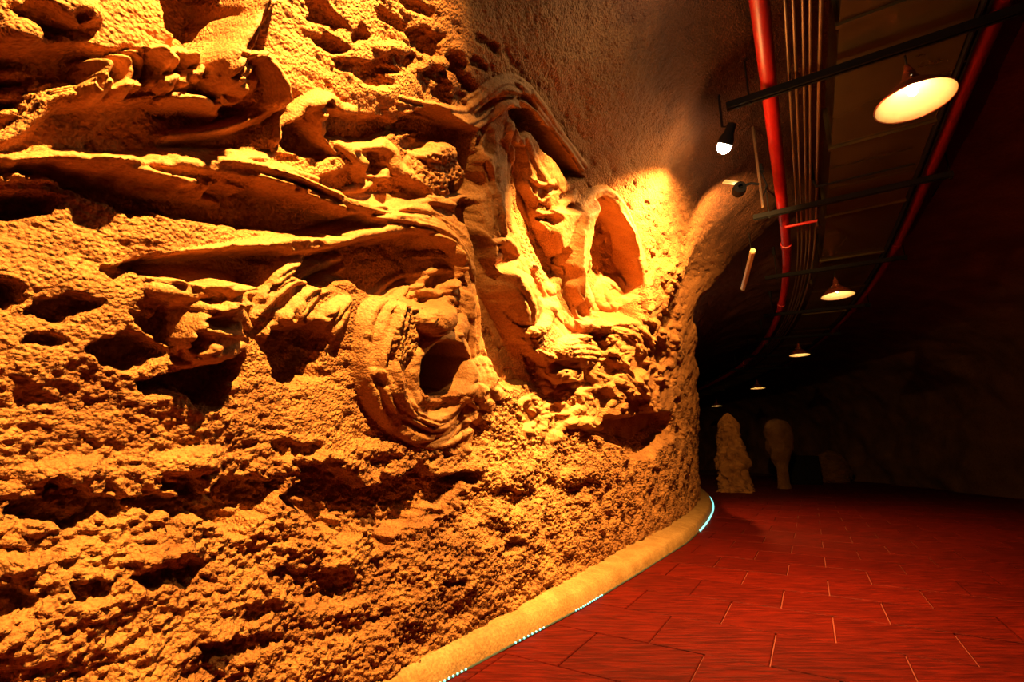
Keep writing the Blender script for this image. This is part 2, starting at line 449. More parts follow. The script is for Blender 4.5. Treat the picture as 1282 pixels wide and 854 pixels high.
for a in [(530, 78, 10, 12, 0), (552, 80, 10, 10, 0), (500, 60, 14, 9, 20), (480, 60, 16, 8, 10), (575, 62, 12, 10, 40)]: dome(*a, .1, .0)

# claws and jaw, upper left
part(1, 'carved_claw', 'carved clawed paw with curled knuckles gripping above the long root')
ridge([(-40, 178), (10, 172), (40, 150), (60, 128), (100, 122), (150, 122), (200, 112), (255, 92), (280, 55), (305, 15), (325, -30)], 15, .16, lines=.5, asp=1.4)
ridge([(262, 100), (285, 60), (300, 20), (335, -20)], 24, .15, lines=.45, taper=.2)
ridge([(300, 60), (330, 10), (345, -30)], 10, .19); ridge([(288, 75), (310, 45), (322, 10)], 7, .21)
ridge([(-30, 95), (10, 92), (40, 100)], 11, .10); ridge([(-30, 118), (15, 118), (45, 112), (95, 108)], 11, .11)
ridge([(-30, 148), (20, 140), (30, 130)], 9, .08); dome(40, 125, 22, 10, -15, .12)
for x, y0, y1, ww, hh in [(107, 84, 108, 9, .14), (118, 92, 118, 16, .19), (150, 80, 114, 15, .17), (168, 72, 108, 9, .18), (187, 68, 105, 10, .17), (208, 68, 108, 12, .19), (228, 70, 104, 9, .17), (246, 74, 96, 10, .16)]:
    with sub_part('knuckle'): ridge([(x - 8, y0 - 4), (x, y0), (x + 5, (y0 + y1) / 2), (x - 1, y1)], ww, hh + .1, pw=.6, taper=.2, asp=2.0)
pit(118, 108, 9, 8, 0, .06, .3)
part(2, 'carved_jaw', 'carved bony jaw with round socket and raised rim beside the paw')
ridge([(200, 130), (230, 124), (262, 136), (270, 142)], 12, .22, asp=2.0); dome(225, 132, 30, 11, 10, .15, asp=1.8)
ridge([(205, 170), (260, 165), (305, 152), (335, 138), (350, 122), (346, 98), (332, 76), (312, 68)], 11, .22, lines=.5, asp=1.8)
ridge([(258, 112), (285, 100), (305, 82), (322, 66)], 10, .24, asp=1.8); ridge([(325, 74), (340, 100), (350, 128)], 6, .21)
dome(288, 116, 20, 17, 0, .25, asp=1.5); pit(290, 122, 9, 8, 0, .05, .3)
dome(312, 100, 14, 20, 20, .14); pit(326, 94, 5, 8, -20, .05, .3)
for a in [(205, 137, 8, 4, 0), (222, 140, 5, 5, 0)]: dome(*a, .1)

# long roots
part(3, 'carved_root', 'longest carved root running level with a deep shadow under it')
area([(-80, 216), (60, 222), (150, 262), (240, 272), (345, 292), (430, 296), (470, 282), (330, 240), (200, 228), (60, 204)], -.13, 6, False, wob=6)
area([(-80, 243), (30, 240), (72, 248), (60, 262), (0, 276), (-80, 276)], -.12, 5, False)
ridge([(-60, 214), (-20, 208, 15, .17), (40, 206, 15, .19), (100, 202, 17, .22), (150, 214, 17, .23), (200, 229, 15, .22), (255, 238, 12, .18), (300, 250, 8, .08)] if False else
      [(-60, 212, 15, .18), (40, 206, 15, .19), (100, 201, 17, .22), (150, 213, 17, .23), (200, 228, 15, .22), (255, 237, 12, .18), (300, 249, 8, .08)], 15, .2, lines=.35)
ridge([(-60, 226, 6, .12), (60, 222, 7, .15), (130, 226, 6, .12)], 6, .12)
part(4, 'carved_root', 'stranded carved root sweeping past the open mouth and down beside the dragon')
ridge([(120, 196, 6, .10), (200, 198, 11, .19), (260, 205, 12, .21), (330, 219, 12, .2), (380, 238, 11, .18), (420, 256, 10, .16)], 12, .2, lines=.4)
ridge([(268, 200, 5, .08), (330, 206, 9, .15), (380, 224, 9, .17), (430, 246, 10, .18), (480, 260, 10, .18), (530, 264, 9, .18)], 9, .16, lines=.5)
ridge([(200, 188, 5, .06), (270, 193, 8, .12), (340, 196, 6, .1)], 8, .12)
strands([(330, 214), (400, 238), (450, 258), (500, 262), (545, 268), (580, 292), (600, 330), (625, 375), (650, 425)], 26, 5, 6, .19, 4)
dome(380, 248, 10, 5, 0, .16); dome(400, 252, 8, 4, 10, .15)
part(5, 'carved_root', 'broad carved root arching low over the open-mouthed mask')
area([(160, 330), (230, 318), (330, 312), (350, 318), (338, 345), (312, 380), (285, 352), (232, 352), (190, 345)], -.14, 5, False)
area([(395, 318), (470, 300), (520, 296), (560, 310), (575, 350), (545, 385), (500, 380), (440, 350), (400, 360), (360, 345)], -.15, 6, False, deep=True)
ridge([(215, 320, 6, .06), (300, 312, 10, .12), (350, 306, 14, .17), (400, 299, 16, .2), (450, 288, 15, .21), (505, 281, 13, .21), (548, 288, 12, .21), (575, 315, 10, .2), (584, 350, 8, .18), (590, 395, 6, .12)], 13, .2, lines=.35)
strands([(520, 276), (560, 290), (585, 320), (598, 365), (602, 420), (600, 455)], 16, 4, 4.5, .2, 9)

# hand-like fan left of the mask
part(6, 'carved_fan', 'carved fan of splayed fingers over a dark hollow beside the mask')
area([(340, 412), (395, 405), (405, 425), (390, 470), (362, 486), (345, 470), (338, 440)], -.16, 5, False)
for pp, ww in [([(320, 398), (350, 365), (395, 335), (425, 322)], 8), ([(328, 372), (352, 346), (392, 330)], 9), ([(335, 418), (365, 388), (398, 355), (430, 335)], 8),
               ([(352, 418), (380, 388), (405, 362)], 6), ([(382, 420), (410, 398), (436, 372)], 9), ([(400, 432), (425, 405), (440, 378)], 8), ([(330, 350), (350, 336), (372, 328)], 7)]:
    ridge(pp, ww, .15, pw=.6, lines=.7)
for a in [(360, 398, 9, 12, 0), (378, 392, 6, 16, 20), (388, 402, 6, 14, 25), (352, 395, 7, 8, 0), (415, 386, 12, 8, -40)]: dome(*a, .15)
pit(340, 362, 8, 5, -30, .0); pit(398, 420, 6, 5, 0, -.02)

# beast head, left
part(7, 'carved_beast_head', 'carved snouted beast head with dark nostril and hooded eye')
pit(160, 440, 44, 21, 5, -.15, .22, .2); pit(205, 402, 11, 15, 0, -.07); pit(188, 408, 24, 10, 35, -.06); pit(75, 386, 42, 15, -8, -.12, .25); pit(10, 370, 16, 18, 0, -.1)
area([(170, 478), (215, 470), (300, 445), (302, 470), (272, 505), (255, 515), (235, 492), (185, 495)], -.14, 6, False)
dome(245, 365, 60, 24, 8, .12, 0); ridge([(185, 342), (225, 345), (265, 352), (298, 362), (310, 378)], 14, .17)
dome(292, 370, 22, 18, 10, .19); pit(294, 372, 14, 12, 10, .0, .3, .15); pit(252, 380, 10, 7, 30, .04)
dome(262, 415, 48, 40, -15, .13, 0); ridge([(225, 420), (240, 396), (270, 386), (300, 392), (312, 410)], 9, .19)
pit(286, 406, 22, 7, 6, .0, .3); ridge([(262, 414), (290, 418), (310, 422)], 5, .17); ridge([(215, 455), (240, 455), (275, 450), (305, 432)], 7, .15, lines=.6)
pit(252, 428, 15, 12, -35, .02, .3); ridge([(228, 440), (240, 425), (258, 408)], 5, .16); dome(265, 440, 16, 9, -20, .14); pit(228, 445, 6, 7, 0, .04)

# mask with the open mouth
part(8, 'carved_mask', 'carved round-mouthed mask with bulging eyes and a domed brow')
dome(518, 455, 72, 100, -6, .1, -.02, pw=.35)
strands([(520, 352), (478, 380), (462, 430), (468, 485), (500, 530), (548, 545), (580, 525)], 24, 5, 6, .16, 3)
strands([(505, 375), (490, 420), (488, 470), (508, 515), (545, 532)], 14, 3, 5, .17, 5)
ridge([(508, 360), (492, 395), (484, 440)], 7, .17); pit(484, 405, 5, 22, 18, .04, .3); pit(474, 478, 7, 8, 0, .02); dome(470, 466, 10, 6, 0, .17)
dome(512, 410, 18, 48, 12, .14, 0, pw=.3, stip=1.0)
for a in [((500, 425), (502, 480), (520, 518))]: ridge(list(a), 7, .165)
with sub_part('lip'): ridge([(541, 425), (523, 450), (518, 480), (526, 510), (546, 526), (568, 512), (580, 480), (583, 445), (572, 425), (552, 422), (541, 425)], 8, .185, taper=0)
pit(545, 508, 22, 12, -8, -.02, .25, .1); ridge([(535, 497), (553, 505), (572, 492)], 5, .11); dome(557, 502, 12, 5, -5, .1)
area([(523, 470), (526, 450), (538, 436), (556, 428), (574, 432), (581, 448), (577, 474), (566, 492), (550, 497), (534, 492)], -.30, 3, False, wob=.5, deep=True)
with sub_part('brow_dome'): dome(552, 333, 34, 40, 8, .32, .0, asp=2.2)
ridge([(510, 320), (530, 318), (545, 326)], 6, .22); ridge([(505, 345), (530, 338), (545, 340)], 5, .2); pit(530, 352, 12, 12, 0, .05)
with sub_part('eye'): dome(553, 400, 22, 22, 0, .25, asp=2.0); pit(561, 397, 3.5, 4, 0, .14, .3, .05)
with sub_part('eye'): dome(581, 408, 9, 15, 0, .24, asp=2.0)
strands([(560, 365), (580, 372), (585, 385)], 12, 3, 4, .21, 6)
for a in [(600, 372, 600, 440), (592, 380, 594, 445), (609, 385, 608, 445)]: ridge([(a[0], a[1]), (a[0] + 1, (a[1] + a[3]) / 2), (a[2], a[3])], 4, .07)

part(9, 'carved_shell', 'small carved fluted shell head between mask and dragon')
dome(606, 480, 27, 34, 15, .14, 0)
for k in range(6): ridge([(588 + k * 7, 452 + abs(k - 3) * 2), (590 + k * 6.5, 470), (592 + k * 5, 488)], 3.4, .185)
for a in [(600, 492, 15, 12, 0), (626, 493, 8, 9, 0), (630, 470, 7, 14, 0), (612, 508, 10, 8, 0)]: dome(*a, .19)
pit(608, 494, 5, 4, 0, .09); pit(628, 482, 6, 7, 0, .05); ridge([(588, 505), (595, 530), (590, 560)], 13, .12); pit(600, 545, 12, 20, 5, -.03, .3)

# dragon
part(10, 'carved_dragon_head', 'long carved dragon head with toothed frill pointing down the wall')
area([(585, 250), (600, 290), (622, 345), (634, 400), (660, 478), (636, 484), (612, 440), (604, 380), (596, 320)], -.07, 5, False, wob=2, deep=True)
area([(545, 130), (590, 165), (598, 225), (590, 260), (566, 180), (500, 165), (500, 145)], -.1, 5, False, deep=True)
ridge([(642, 122, 12, .2), (630, 165, 15, .2), (622, 215, 18, .22), (626, 270, 21, .24), (640, 320, 25, .25), (658, 370, 28, .26), (680, 415, 29, .25), (700, 450, 27, .23), (714, 472, 20, .18)], 20, .2, pw=.35, asp=1.0)
for a in [((640, 130), (622, 190), (614, 250), (622, 300)), ((647, 150), (636, 210), (638, 260)), ((606, 190), (608, 240), (618, 290))]: ridge(list(a), 4.5, .25, asp=1.3)
strands([(628, 230), (626, 260), (630, 292)], 22, 4, 3.5, .265, 12)
pit(612, 178, 7, 17, -10, .05, .3); pit(632, 190, 7, 19, 8, .06, .3); pit(610, 218, 7, 18, -12, .06, .3); pit(598, 178, 5, 7, 0, 0)
refresh()
pit(633, 324, 13, 16, 20, .1, .25, .1, asp=.8)
with sub_part('eye'): dome(634, 322, 6, 7, 0, .24, asp=1.3)
ridge([(618, 318), (624, 341), (637, 347), (648, 330)], 3.5, .27, asp=1.3); ridge([(620, 303), (638, 302), (650, 318)], 4.5, .29, asp=1.5)
dome(668, 318, 11, 38, -22, .26, .1, pw=.4, stip=1.0)
refresh()
with sub_part('cheek'): dome(655, 372, 27, 37, -25, .35, .0, pw=.5, asp=1.1)
refresh()
ridge([(630, 394), (646, 413), (668, 415), (688, 400), (693, 376)], 7, .29, pw=.6, asp=1.5)
pit(681, 358, 10, 22, -25, .08, .3); 
dome(684, 428, 30, 24, 35, .27, .1, pw=.4, stip=1.0)
refresh()
ridge([(642, 418), (665, 442), (682, 472)], 4.5, .26, asp=1.4); pit(670, 454, 10, 12, -20, .08, .3); ridge([(670, 440), (692, 448), (707, 462)], 5, .26); pit(702, 456, 12, 6, -10, .12, .3)
dome(724, 440, 24, 22, 0, .25, .05)
for k in range(5): ridge([(712 + 3 * k, 424 + 6 * k), (728 + 2 * k, 420 + 7 * k), (745, 426 + 6 * k)], 2.6, .275, asp=1.3)
refresh()
dome(703, 472, 29, 9, -12, .27, .0, asp=1.6); pit(720, 484, 28, 5, -8, -.02, .3)
for k in range(14):
    t = k / 13.; x = 634 + 44 * t + 6 * math.sin(t * 3); y = 384 + 94 * t
    with sub_part('tooth'): ridge([(x + 3, y - 2), (x - 2, y + 1), (x - 6, y + 4)], 2.4, .2, pw=.7, taper=0, asp=1.8)

# pod right of the dragon's neck
part(11, 'carved_pod', 'carved leaf-like pod lying in an arched hood above the dragon')
area([(640, 138), (662, 140), (690, 165), (730, 222), (716, 228), (690, 200), (660, 165), (648, 170)], -.17, 3, False, wob=2, deep=True)
area([(640, 180), (652, 182), (655, 230), (690, 300), (710, 345), (690, 350), (668, 310), (648, 250)], -.10, 3, False, wob=2, deep=True)
dome(673, 205, 27, 62, -28, .15, -.02, pw=.4)
for a in [((648, 170), (655, 205), (672, 240)), ((655, 170), (668, 205), (690, 238)), ((645, 200), (652, 235), (676, 278), (690, 290))]: ridge(list(a), 4, .19)
ridge([(655, 225), (672, 250), (690, 242), (695, 228)], 4, .21); ridge([(668, 265), (690, 270), (715, 252), (722, 240)], 5, .21); ridge([(660, 222), (680, 232), (695, 228)], 3.5, .2)
for a in [(680, 243, 6, 9, 30), (692, 238, 7, 4, -20), (668, 236, 4, 9, 20), (708, 246, 8, 4, -30)]: pit(*a, .05, .3)
groove([(676, 272), (695, 274), (716, 258)], 4, .0)
strands([(500, 130), (545, 142), (585, 150), (605, 138), (628, 118), (652, 118), (675, 140), (700, 178), (725, 215)], 22, 4, 5, .19, 21)
strands([(590, 132), (615, 112), (640, 104), (660, 118)], 16, 4, 4, .17, 22)
ridge([(560, 150), (590, 158), (620, 140), (640, 128)], 6, .2); groove([(598, 145), (622, 126), (655, 122), (668, 132)], 3.5, .02)

# panel and niche
part(12, 'carved_niche', 'carved arched niche with small hunched figure inside it')
area([(690, 262), (720, 262), (738, 250), (738, 320), (730, 350), (752, 405), (730, 410), (705, 360), (690, 320)], .13, 4, True, wob=1, smooth=1.0)
ridge([(733, 420), (722, 380), (722, 300), (732, 258), (755, 240), (776, 256), (795, 300), (808, 350), (815, 400)], 7, .18, taper=.1, lines=.6, asp=1.8)
area([(733, 270), (752, 250), (770, 262), (790, 305), (800, 370), (795, 400), (760, 400), (740, 390), (732, 330)], -.22, 3, False, wob=2, deep=True)
ridge([(738, 285), (748, 262), (768, 266), (785, 290), (786, 312)], 6, .02); strands([(736, 290), (734, 330), (742, 370), (756, 395)], 10, 3, 4, .08, 31)
dome(768, 368, 24, 24, 0, -.02, -.2, asp=.7)
for a in [((756, 350), (768, 358), (778, 366)), ((752, 340), (758, 370), (770, 390)), ((775, 345), (782, 358), (780, 372))]: ridge(list(a), 4, .05)
for a in [(760, 354, 6, 8, 0), (778, 352, 6, 8, 0), (768, 385, 14, 6, 0), (752, 300, 12, 5, -40)]: dome(*a, .05)
pit(706, 322, 9, 10, 0, -.05, .25); groove([(706, 330), (714, 365), (728, 395)], 8, -.06); dome(705, 334, 8, 8, 0, .14); dome(710, 343, 5, 5, 0, .12)
ridge([(670, 335), (684, 360), (700, 388), (718, 406), (740, 410), (758, 408)], 7, .24, taper=.1); dome(693, 362, 8, 8, 0, .27); dome(745, 408, 12, 8, 0, .24)

# knotted lumps at the right end
part(13, 'carved_knot', 'mass of small knotted carved coils below the niche')
dome(785, 445, 55, 55, 0, .12, -.02, pw=.35); dome(800, 500, 45, 50, 10, .14, -.02, pw=.35)
rng = random.Random(11)
for k in range(46):
    x = rng.uniform(742, 835); y = rng.uniform(402, 535)
    a = rng.uniform(0, 6.3); L = rng.uniform(8, 17); b = a + rng.uniform(.5, 1.3) * rng.choice((-1, 1))
    ridge([(x, y), (x + L * math.cos(a), y + L * math.sin(a)), (x + L * math.cos(a) + L * .8 * math.cos(b), y + L * math.sin(a) + L * .8 * math.sin(b))], rng.uniform(3.2, 6), rng.uniform(.17, .23), taper=.1)
strands([(745, 422), (770, 408), (800, 420), (815, 440)], 18, 4, 4, .23, 41); strands([(752, 460), (790, 470), (815, 500)], 20, 4, 4, .22, 43)
ridge([(748, 412), (775, 450), (808, 490), (822, 520)], 5, .24)
for a in [(765, 462, 12, 9, 20), (800, 455, 9, 14, 0), (780, 490, 8, 6, 0), (820, 475, 6, 12, 0), (755, 500, 9, 12, 0)]: pit(*a, .0, .3, .3)
area([(735, 540), (760, 525), (835, 520), (838, 545), (815, 572), (795, 578), (775, 558)], -.16, 4, False, deep=True)
dome(735, 530, 30, 8, -5, .16)
part(14, 'carved_knot', 'rope-like carved coils climbing the pier beside the niche')
for k in range(60):
    y = rng.uniform(300, 560); x = 815 + rng.uniform(-8, 42) + (y - 400) * .04; L = rng.uniform(8, 18); a = rng.uniform(.9, 2.2)
    ridge([(x, y), (x + L * .5 * math.cos(a), y + L * .5 * math.sin(a)), (x + L * .3 * math.cos(a) + rng.uniform(-5, 5), y + L * math.sin(a))], rng.uniform(2.4, 4.5), rng.uniform(.06, .13), taper=.2, base=-.03)
for k in range(30):
    y = rng.uniform(300, 540); x = 812 + rng.uniform(0, 45) + (y - 400) * .04; pit(x, y, rng.uniform(2, 4), rng.uniform(4, 9), rng.uniform(-30, 30), -.06, .3, .3)
part(15, 'carved_coral', 'bright nubbly carved coral clumps under the dragon snout')
for k in range(34):
    x = rng.gauss(692, 24); y = rng.gauss(512, 14); dome(x, y, rng.uniform(5, 10), rng.uniform(5, 10), 0, rng.uniform(.12, .19), .0)
for k in range(10): pit(rng.gauss(692, 22), rng.gauss(516, 14), 4, 5, 0, .03, .3)
for k in range(12): ridge([(rng.uniform(722, 745), 492 + 4 * k), (735 + rng.uniform(-6, 6), 498 + 4 * k)], 5, .17)
ridge([(705, 535), (730, 528), (752, 535)], 8, .17); pit(690, 545, 5, 22, 0, -.02); pit(660, 520, 6, 14, 0, -.03)

# bird-like head, dome and arms, upper middle
part(16, 'carved_bird_head', 'carved hook-beaked bird head with round dark eye')
area([(405, 140), (480, 150), (492, 162), (470, 178), (410, 172)], -.14, 5, False); area([(352, 165), (372, 150), (395, 165), (418, 194), (400, 198), (355, 188)], -.1, 4, False)
ridge([(345, 175), (365, 150), (385, 130), (410, 124), (425, 135), (445, 138)], 11, .16); dome(402, 136, 17, 16, 0, .17); pit(403, 133, 9, 7, 0, .02, .25, .1)
ridge([(394, 140), (396, 165), (408, 182), (420, 192)], 6, .18); ridge([(350, 190), (385, 196), (415, 198)], 5, .12); dome(402, 155, 9, 14, 0, .14)
part(17, 'carved_arm', 'carved bent arm with cupped hand beside the pebbled dome')
area([(402, 225), (445, 212), (470, 220), (520, 232), (540, 250), (500, 256), (450, 252)], -.1, 5, False)
ridge([(420, 180), (440, 190), (460, 212), (466, 232), (452, 238)], 8, .16); ridge([(445, 185), (475, 182), (492, 190), (500, 212), (525, 235)], 9, .15, lines=.5); ridge([(480, 205), (482, 222), (462, 236)], 6, .17)
pit(470, 205, 10, 13, -20, -.04, .3)
part(18, 'carved_dome', 'pebbled carved dome with a dark socket left of the dragon neck')
dome(548, 212, 38, 36, 20, .17, -.02, pw=.45, stip=1.2); dome(540, 190, 24, 14, 10, .13)
pit(571, 234, 14, 10, -10, -.02, .25, .15); ridge([(520, 248), (555, 252), (575, 250), (592, 235)], 7, .2); ridge([(578, 268), (590, 266), (600, 275)], 6, .2)
pit(520, 178, 14, 12, 0, -.06); dome(518, 170, 7, 6, 0, .04); dome(528, 180, 5, 6, 0, .05)
pit(585, 262, 12, 14, 0, -.1, .3)
cur = 0

# hollows and swellings of the plain rock lower down
def hollow(pts, level, soft=9, wob=14): area(pts, level, soft, False, wob=wob)
def swell(x, y, rx, ry, ang, h): dome(x, y, rx, ry, ang, h, 0, pw=1.2, smooth=0, asp=1.4)
for a in [(90, 592, 70, 20, -4, .06), (250, 578, 55, 20, -8, .07), (400, 580, 60, 18, 0, .06), (480, 562, 60, 16, 0, .05), (205, 695, 50, 14, -10, .035), (30, 712, 40, 16, 4, .035), (370, 690, 50, 14, -6, .035),
          (300, 790, 50, 14, -10, .03), (560, 600, 60, 14, -8, .05), (700, 600, 60, 12, -8, .05), (120, 720, 26, 10, 6, .03), (430, 762, 40, 10, -14, .03)]: swell(*a)
hollow([(15, 625), (70, 615), (130, 618), (165, 628), (140, 650), (85, 662), (30, 655)], -.10, 6); hollow([(150, 622), (200, 610), (240, 618), (250, 640), (215, 665), (190, 650)], -.09, 6)
hollow([(235, 606), (290, 598), (345, 612), (330, 640), (285, 668), (240, 655)], -.11, 6); dome(265, 630, 22, 12, 10, .06, 0, smooth=0)
hollow([(345, 600), (400, 596), (430, 588), (500, 596), (560, 584), (588, 598), (565, 625), (520, 640), (470, 678), (430, 662), (390, 650)], -.15, 7, 18)
hollow([(160, 722), (210, 712), (260, 705), (240, 722), (190, 735)], -.05, 5, 8); hollow([(-40, 742), (20, 736), (55, 745), (50, 775), (-40, 780)], -.05); hollow([(330, 715), (385, 708), (430, 716), (425, 740), (370, 745)], -.05)
hollow([(90, 730), (150, 722), (135, 745), (100, 748)], -.05, 5, 8); hollow([(235, 805), (300, 800), (380, 785), (330, 820), (260, 825)], -.04, 6, 10); hollow([(385, 792), (440, 782), (485, 768), (440, 800)], -.04, 5, 8)
for pp in [(520, 645, 60, 14), (580, 622, 50, 14), (640, 625, 34, 22), (680, 618, 40, 16), (722, 616, 40, 20), (812, 588, 26, 18), (822, 618, 14, 36), (640, 690, 40, 10), (370, 560, 50, 16), (560, 730, 40, 8), (60, 425, 50, 8), (140, 338, 30, 9), (20, 570, 40, 10)]:
    x, y, a_, b_ = pp; hollow([(x - a_ / 2, y), (x - a_ / 5, y - b_ / 2), (x + a_ / 3, y - b_ / 2.4), (x + a_ / 2, y), (x + a_ / 5, y + b_ / 2), (x - a_ / 4, y + b_ / 2)], -.045, 4, 9)
# ---- surface grain: popcorn low down and sprayed grit high up, smoother on the carving
low = sstep(455, 640, V0 + .1 * (U0 - 300) + 60 * fbm(sF / .4, tF / .3, 51, 3)) * (tF < 2.6)
low = np.maximum(low, .45 * sstep(.2, .9, 1 - np.abs(zF - 1.15) / .5) * (sF < 1.2))
high = sstep(-30, 60, (U0 - 560) * .72 - (V0 - 0) * .80) * (zF > 1.6)
rough = np.clip(np.maximum(low, high * .75) + .16, 0, 1)
ns_ = 1 - np.clip(SMOOTH, 0, 1)
wa = worley(sF / .030 + .6 * fbm(sF / .1, tF / .1, 4, 2), tF / .024, 12); wb = worley(sF / .016, tF / .014, 13)
pop = (.62 - np.minimum(wa, 1)) * .026 + (.55 - np.minimum(wb, 1)) * .014
H += pop * np.maximum(low, .12) * (ns_ * .95 + .05) + .045 * fbm(sF / .14, tF / .10, 61, 4) * low * ns_
H += high * ns_ * (.010 * fbm(sF / .03, tF / .05, 71, 3) + .006 * (.5 - wb))
cr = fbm(sF / .10 + .8 * fbm(sF / .3, tF / .3, 80, 2), tF / .055, 81, 4)
H += (1 - rough) * ns_ * .020 * (cr - .7 * np.abs(cr))                      # chipped plaster on the slope
H += SMOOTH * (.006 * fbm(sF / .035, tF / .025, 91, 3))
st = worley(sF / .017, tF / .017, 93)
H -= STIP * .011 * (1 - sstep(.15, .45, st))
PF = P0 + Nn * H[:, None]

idx = np.arange(NS * NT).reshape(NS, NT)
quads = np.stack([idx[:-1, :-1], idx[:-1, 1:], idx[1:, 1:], idx[1:, :-1]], -1).reshape(-1, 4)
if np.cross(PF[quads[1000, 1]] - PF[quads[1000, 0]], PF[quads[1000, 2]] - PF[quads[1000, 0]]) @ Nn[quads[1000, 0]] < 0: quads = quads[:, ::-1]
own_q = OWN[quads[:, 0]].copy()
is_ceil = tF[quads[:, 0]] >= T_SPLIT - 1e-6
own_q[is_ceil] = -1
# clean outlines: majority filter, then keep only the largest piece of each
og = own_q.reshape(NS - 1, NT - 1)
def box(m, r):
    c = np.cumsum(np.cumsum(np.pad(m.astype(np.float32), ((r + 1, r), (r + 1, r))), 0), 1)
    k = 2 * r + 1
    return c[k:, k:] - c[:-k, k:] - c[k:, :-k] + c[:-k, :-k]
best = np.full(og.shape, -1.0, np.float32); win = np.zeros_like(og)
for n in sorted(PARTS):
    r = 2 if n > 100 else 5
    sc_n = box(og == n, r) / (2 * r + 1) ** 2 * (1.15 if n > 100 else 1.0)
    k = sc_n > best; best[k] = sc_n[k]; win[k] = n
win[og == -1] = -1
def largest(mask):
    lab = np.where(mask, np.arange(1, mask.size + 1).reshape(mask.shape), 0)
    while True:
        o = lab.copy()
        for ax in (0, 1):
            for flip in (False, True):
                v = lab if ax == 0 else lab.T
                v = v[::-1] if flip else v
                for a in range(1, v.shape[0]):
                    np.maximum(v[a], np.where(v[a] > 0, v[a - 1], 0), out=v[a])
        if (o == lab).all(): break
    ids, cn = np.unique(lab[lab > 0], return_counts=True)
    return lab == ids[np.argmax(cn)]
for n in sorted(PARTS, reverse=True):
    if n == 0: continue
    m = win == n
    if not m.any(): continue
    ii = np.nonzero(m.any(1))[0]; jj = np.nonzero(m.any(0))[0]
    sl = (slice(ii[0], ii[-1] + 1), slice(jj[0], jj[-1] + 1))
    keep = largest(m[sl]); w_ = win[sl]; w_[m[sl] & ~keep] = PARTS[n][2] or 0
for n in sorted(PARTS, reverse=True):                  # slivers go back to what they sit on
    if n and (win == n).sum() < 12: win[win == n] = PARTS[n][2] or 0
for n in sorted(PARTS, reverse=True):
    if n > 100 and not (win == PARTS[n][2]).any(): win[win == n] = 0
own_q = win.ravel()
def sheet_piece(name, mask, mat, parent=None, origin=None):
    q = quads[mask]; ids, inv = np.unique(q.ravel(), return_inverse=True)
    v = PF[ids] - (np.zeros(3) if origin is None else origin)
    return np_mesh(name, v, inv.reshape(-1, 4), mat, parent)
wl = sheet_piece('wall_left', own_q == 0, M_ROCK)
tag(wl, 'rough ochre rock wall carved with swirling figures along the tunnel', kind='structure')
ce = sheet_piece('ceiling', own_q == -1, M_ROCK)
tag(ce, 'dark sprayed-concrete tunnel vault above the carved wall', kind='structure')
RO = np.array(C(2.4, -1.66, 0))
relief = empty('wall_relief', RO.tolist())
tag(relief, 'sprawling carved relief of roots, masks and a dragon across the ochre rock wall', 'relief carving')
made = {}
for n in sorted(PARTS):
    mk = own_q == n
    if n == 0 or mk.sum() < 12: continue
    nm, lab, par = PARTS[n]
    if par is not None and par not in made: continue
    o = sheet_piece(nm, mk, M_CARVE, relief if par is None else made[par], RO)
    if lab: o['label'] = lab
    if par is None: made[n] = o
del P0, Nn, U0, V0, Sg, Tg

# right-hand half of the vault and the right wall, unlit rock
sR = np.linspace(-3, 46, 260)
pr = np.array([(1.8, 4.3), (2.6, 4.25), (3.4, 4.1), (4.1, 3.8), (4.7, 3.35), (5.1, 2.8), (5.3, 2.1), (5.38, 1.4), (5.4, .7), (5.42, 0)])
tt = np.r_[0, np.cumsum(np.hypot(*np.diff(pr, axis=0).T))]; tq = np.linspace(0, tt[-1], 90)
aR = np.interp(tq, tt, pr[:, 0]); zR = np.interp(tq, tt, pr[:, 1])
SR, AR = np.meshgrid(sR, aR, indexing='ij'); _, ZR = np.meshgrid(sR, zR, indexing='ij'); _, TR = np.meshgrid(sR, tq, indexing='ij')
dis = .30 * fbm(SR / 1.6, TR / 1.2, 101, 4) + .1 * fbm(SR / .5, TR / .5, 102, 3)
dis *= np.clip(TR / 1.0, 0, 1)
fac = np.clip((TR / tt[-1]) * 1.6, 0, 1)
PR = Cn(SR, AR - dis * fac, ZR - dis * (1 - fac))
idr = np.arange(SR.size).reshape(SR.shape)
qr = np.stack([idr[:-1, :-1], idr[:-1, 1:], idr[1:, 1:], idr[1:, :-1]], -1)
PRf = PR.reshape(-1, 3)
k_split = int(np.argmin(np.abs(zR - 3.35)))
def sub(name, q, mat):
    q = q.reshape(-1, 4); ids, inv = np.unique(q.ravel(), return_inverse=True)
    return np_mesh(name, PRf[ids], inv.reshape(-1, 4), mat)
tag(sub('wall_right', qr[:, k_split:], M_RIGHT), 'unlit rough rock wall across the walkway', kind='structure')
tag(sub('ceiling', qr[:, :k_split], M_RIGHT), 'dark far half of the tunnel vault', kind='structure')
# the left wall and vault beyond the bend, in the dark
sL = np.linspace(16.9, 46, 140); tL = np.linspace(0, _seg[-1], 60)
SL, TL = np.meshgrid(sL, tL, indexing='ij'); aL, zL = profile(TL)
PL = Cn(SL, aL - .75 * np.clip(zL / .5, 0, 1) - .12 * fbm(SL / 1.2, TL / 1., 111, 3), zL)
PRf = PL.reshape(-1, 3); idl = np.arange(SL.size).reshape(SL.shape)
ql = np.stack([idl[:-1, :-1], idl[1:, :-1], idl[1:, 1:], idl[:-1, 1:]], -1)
tag(sub('wall_left', ql, M_RIGHT), 'dark rock wall continuing round the bend', kind='structure')
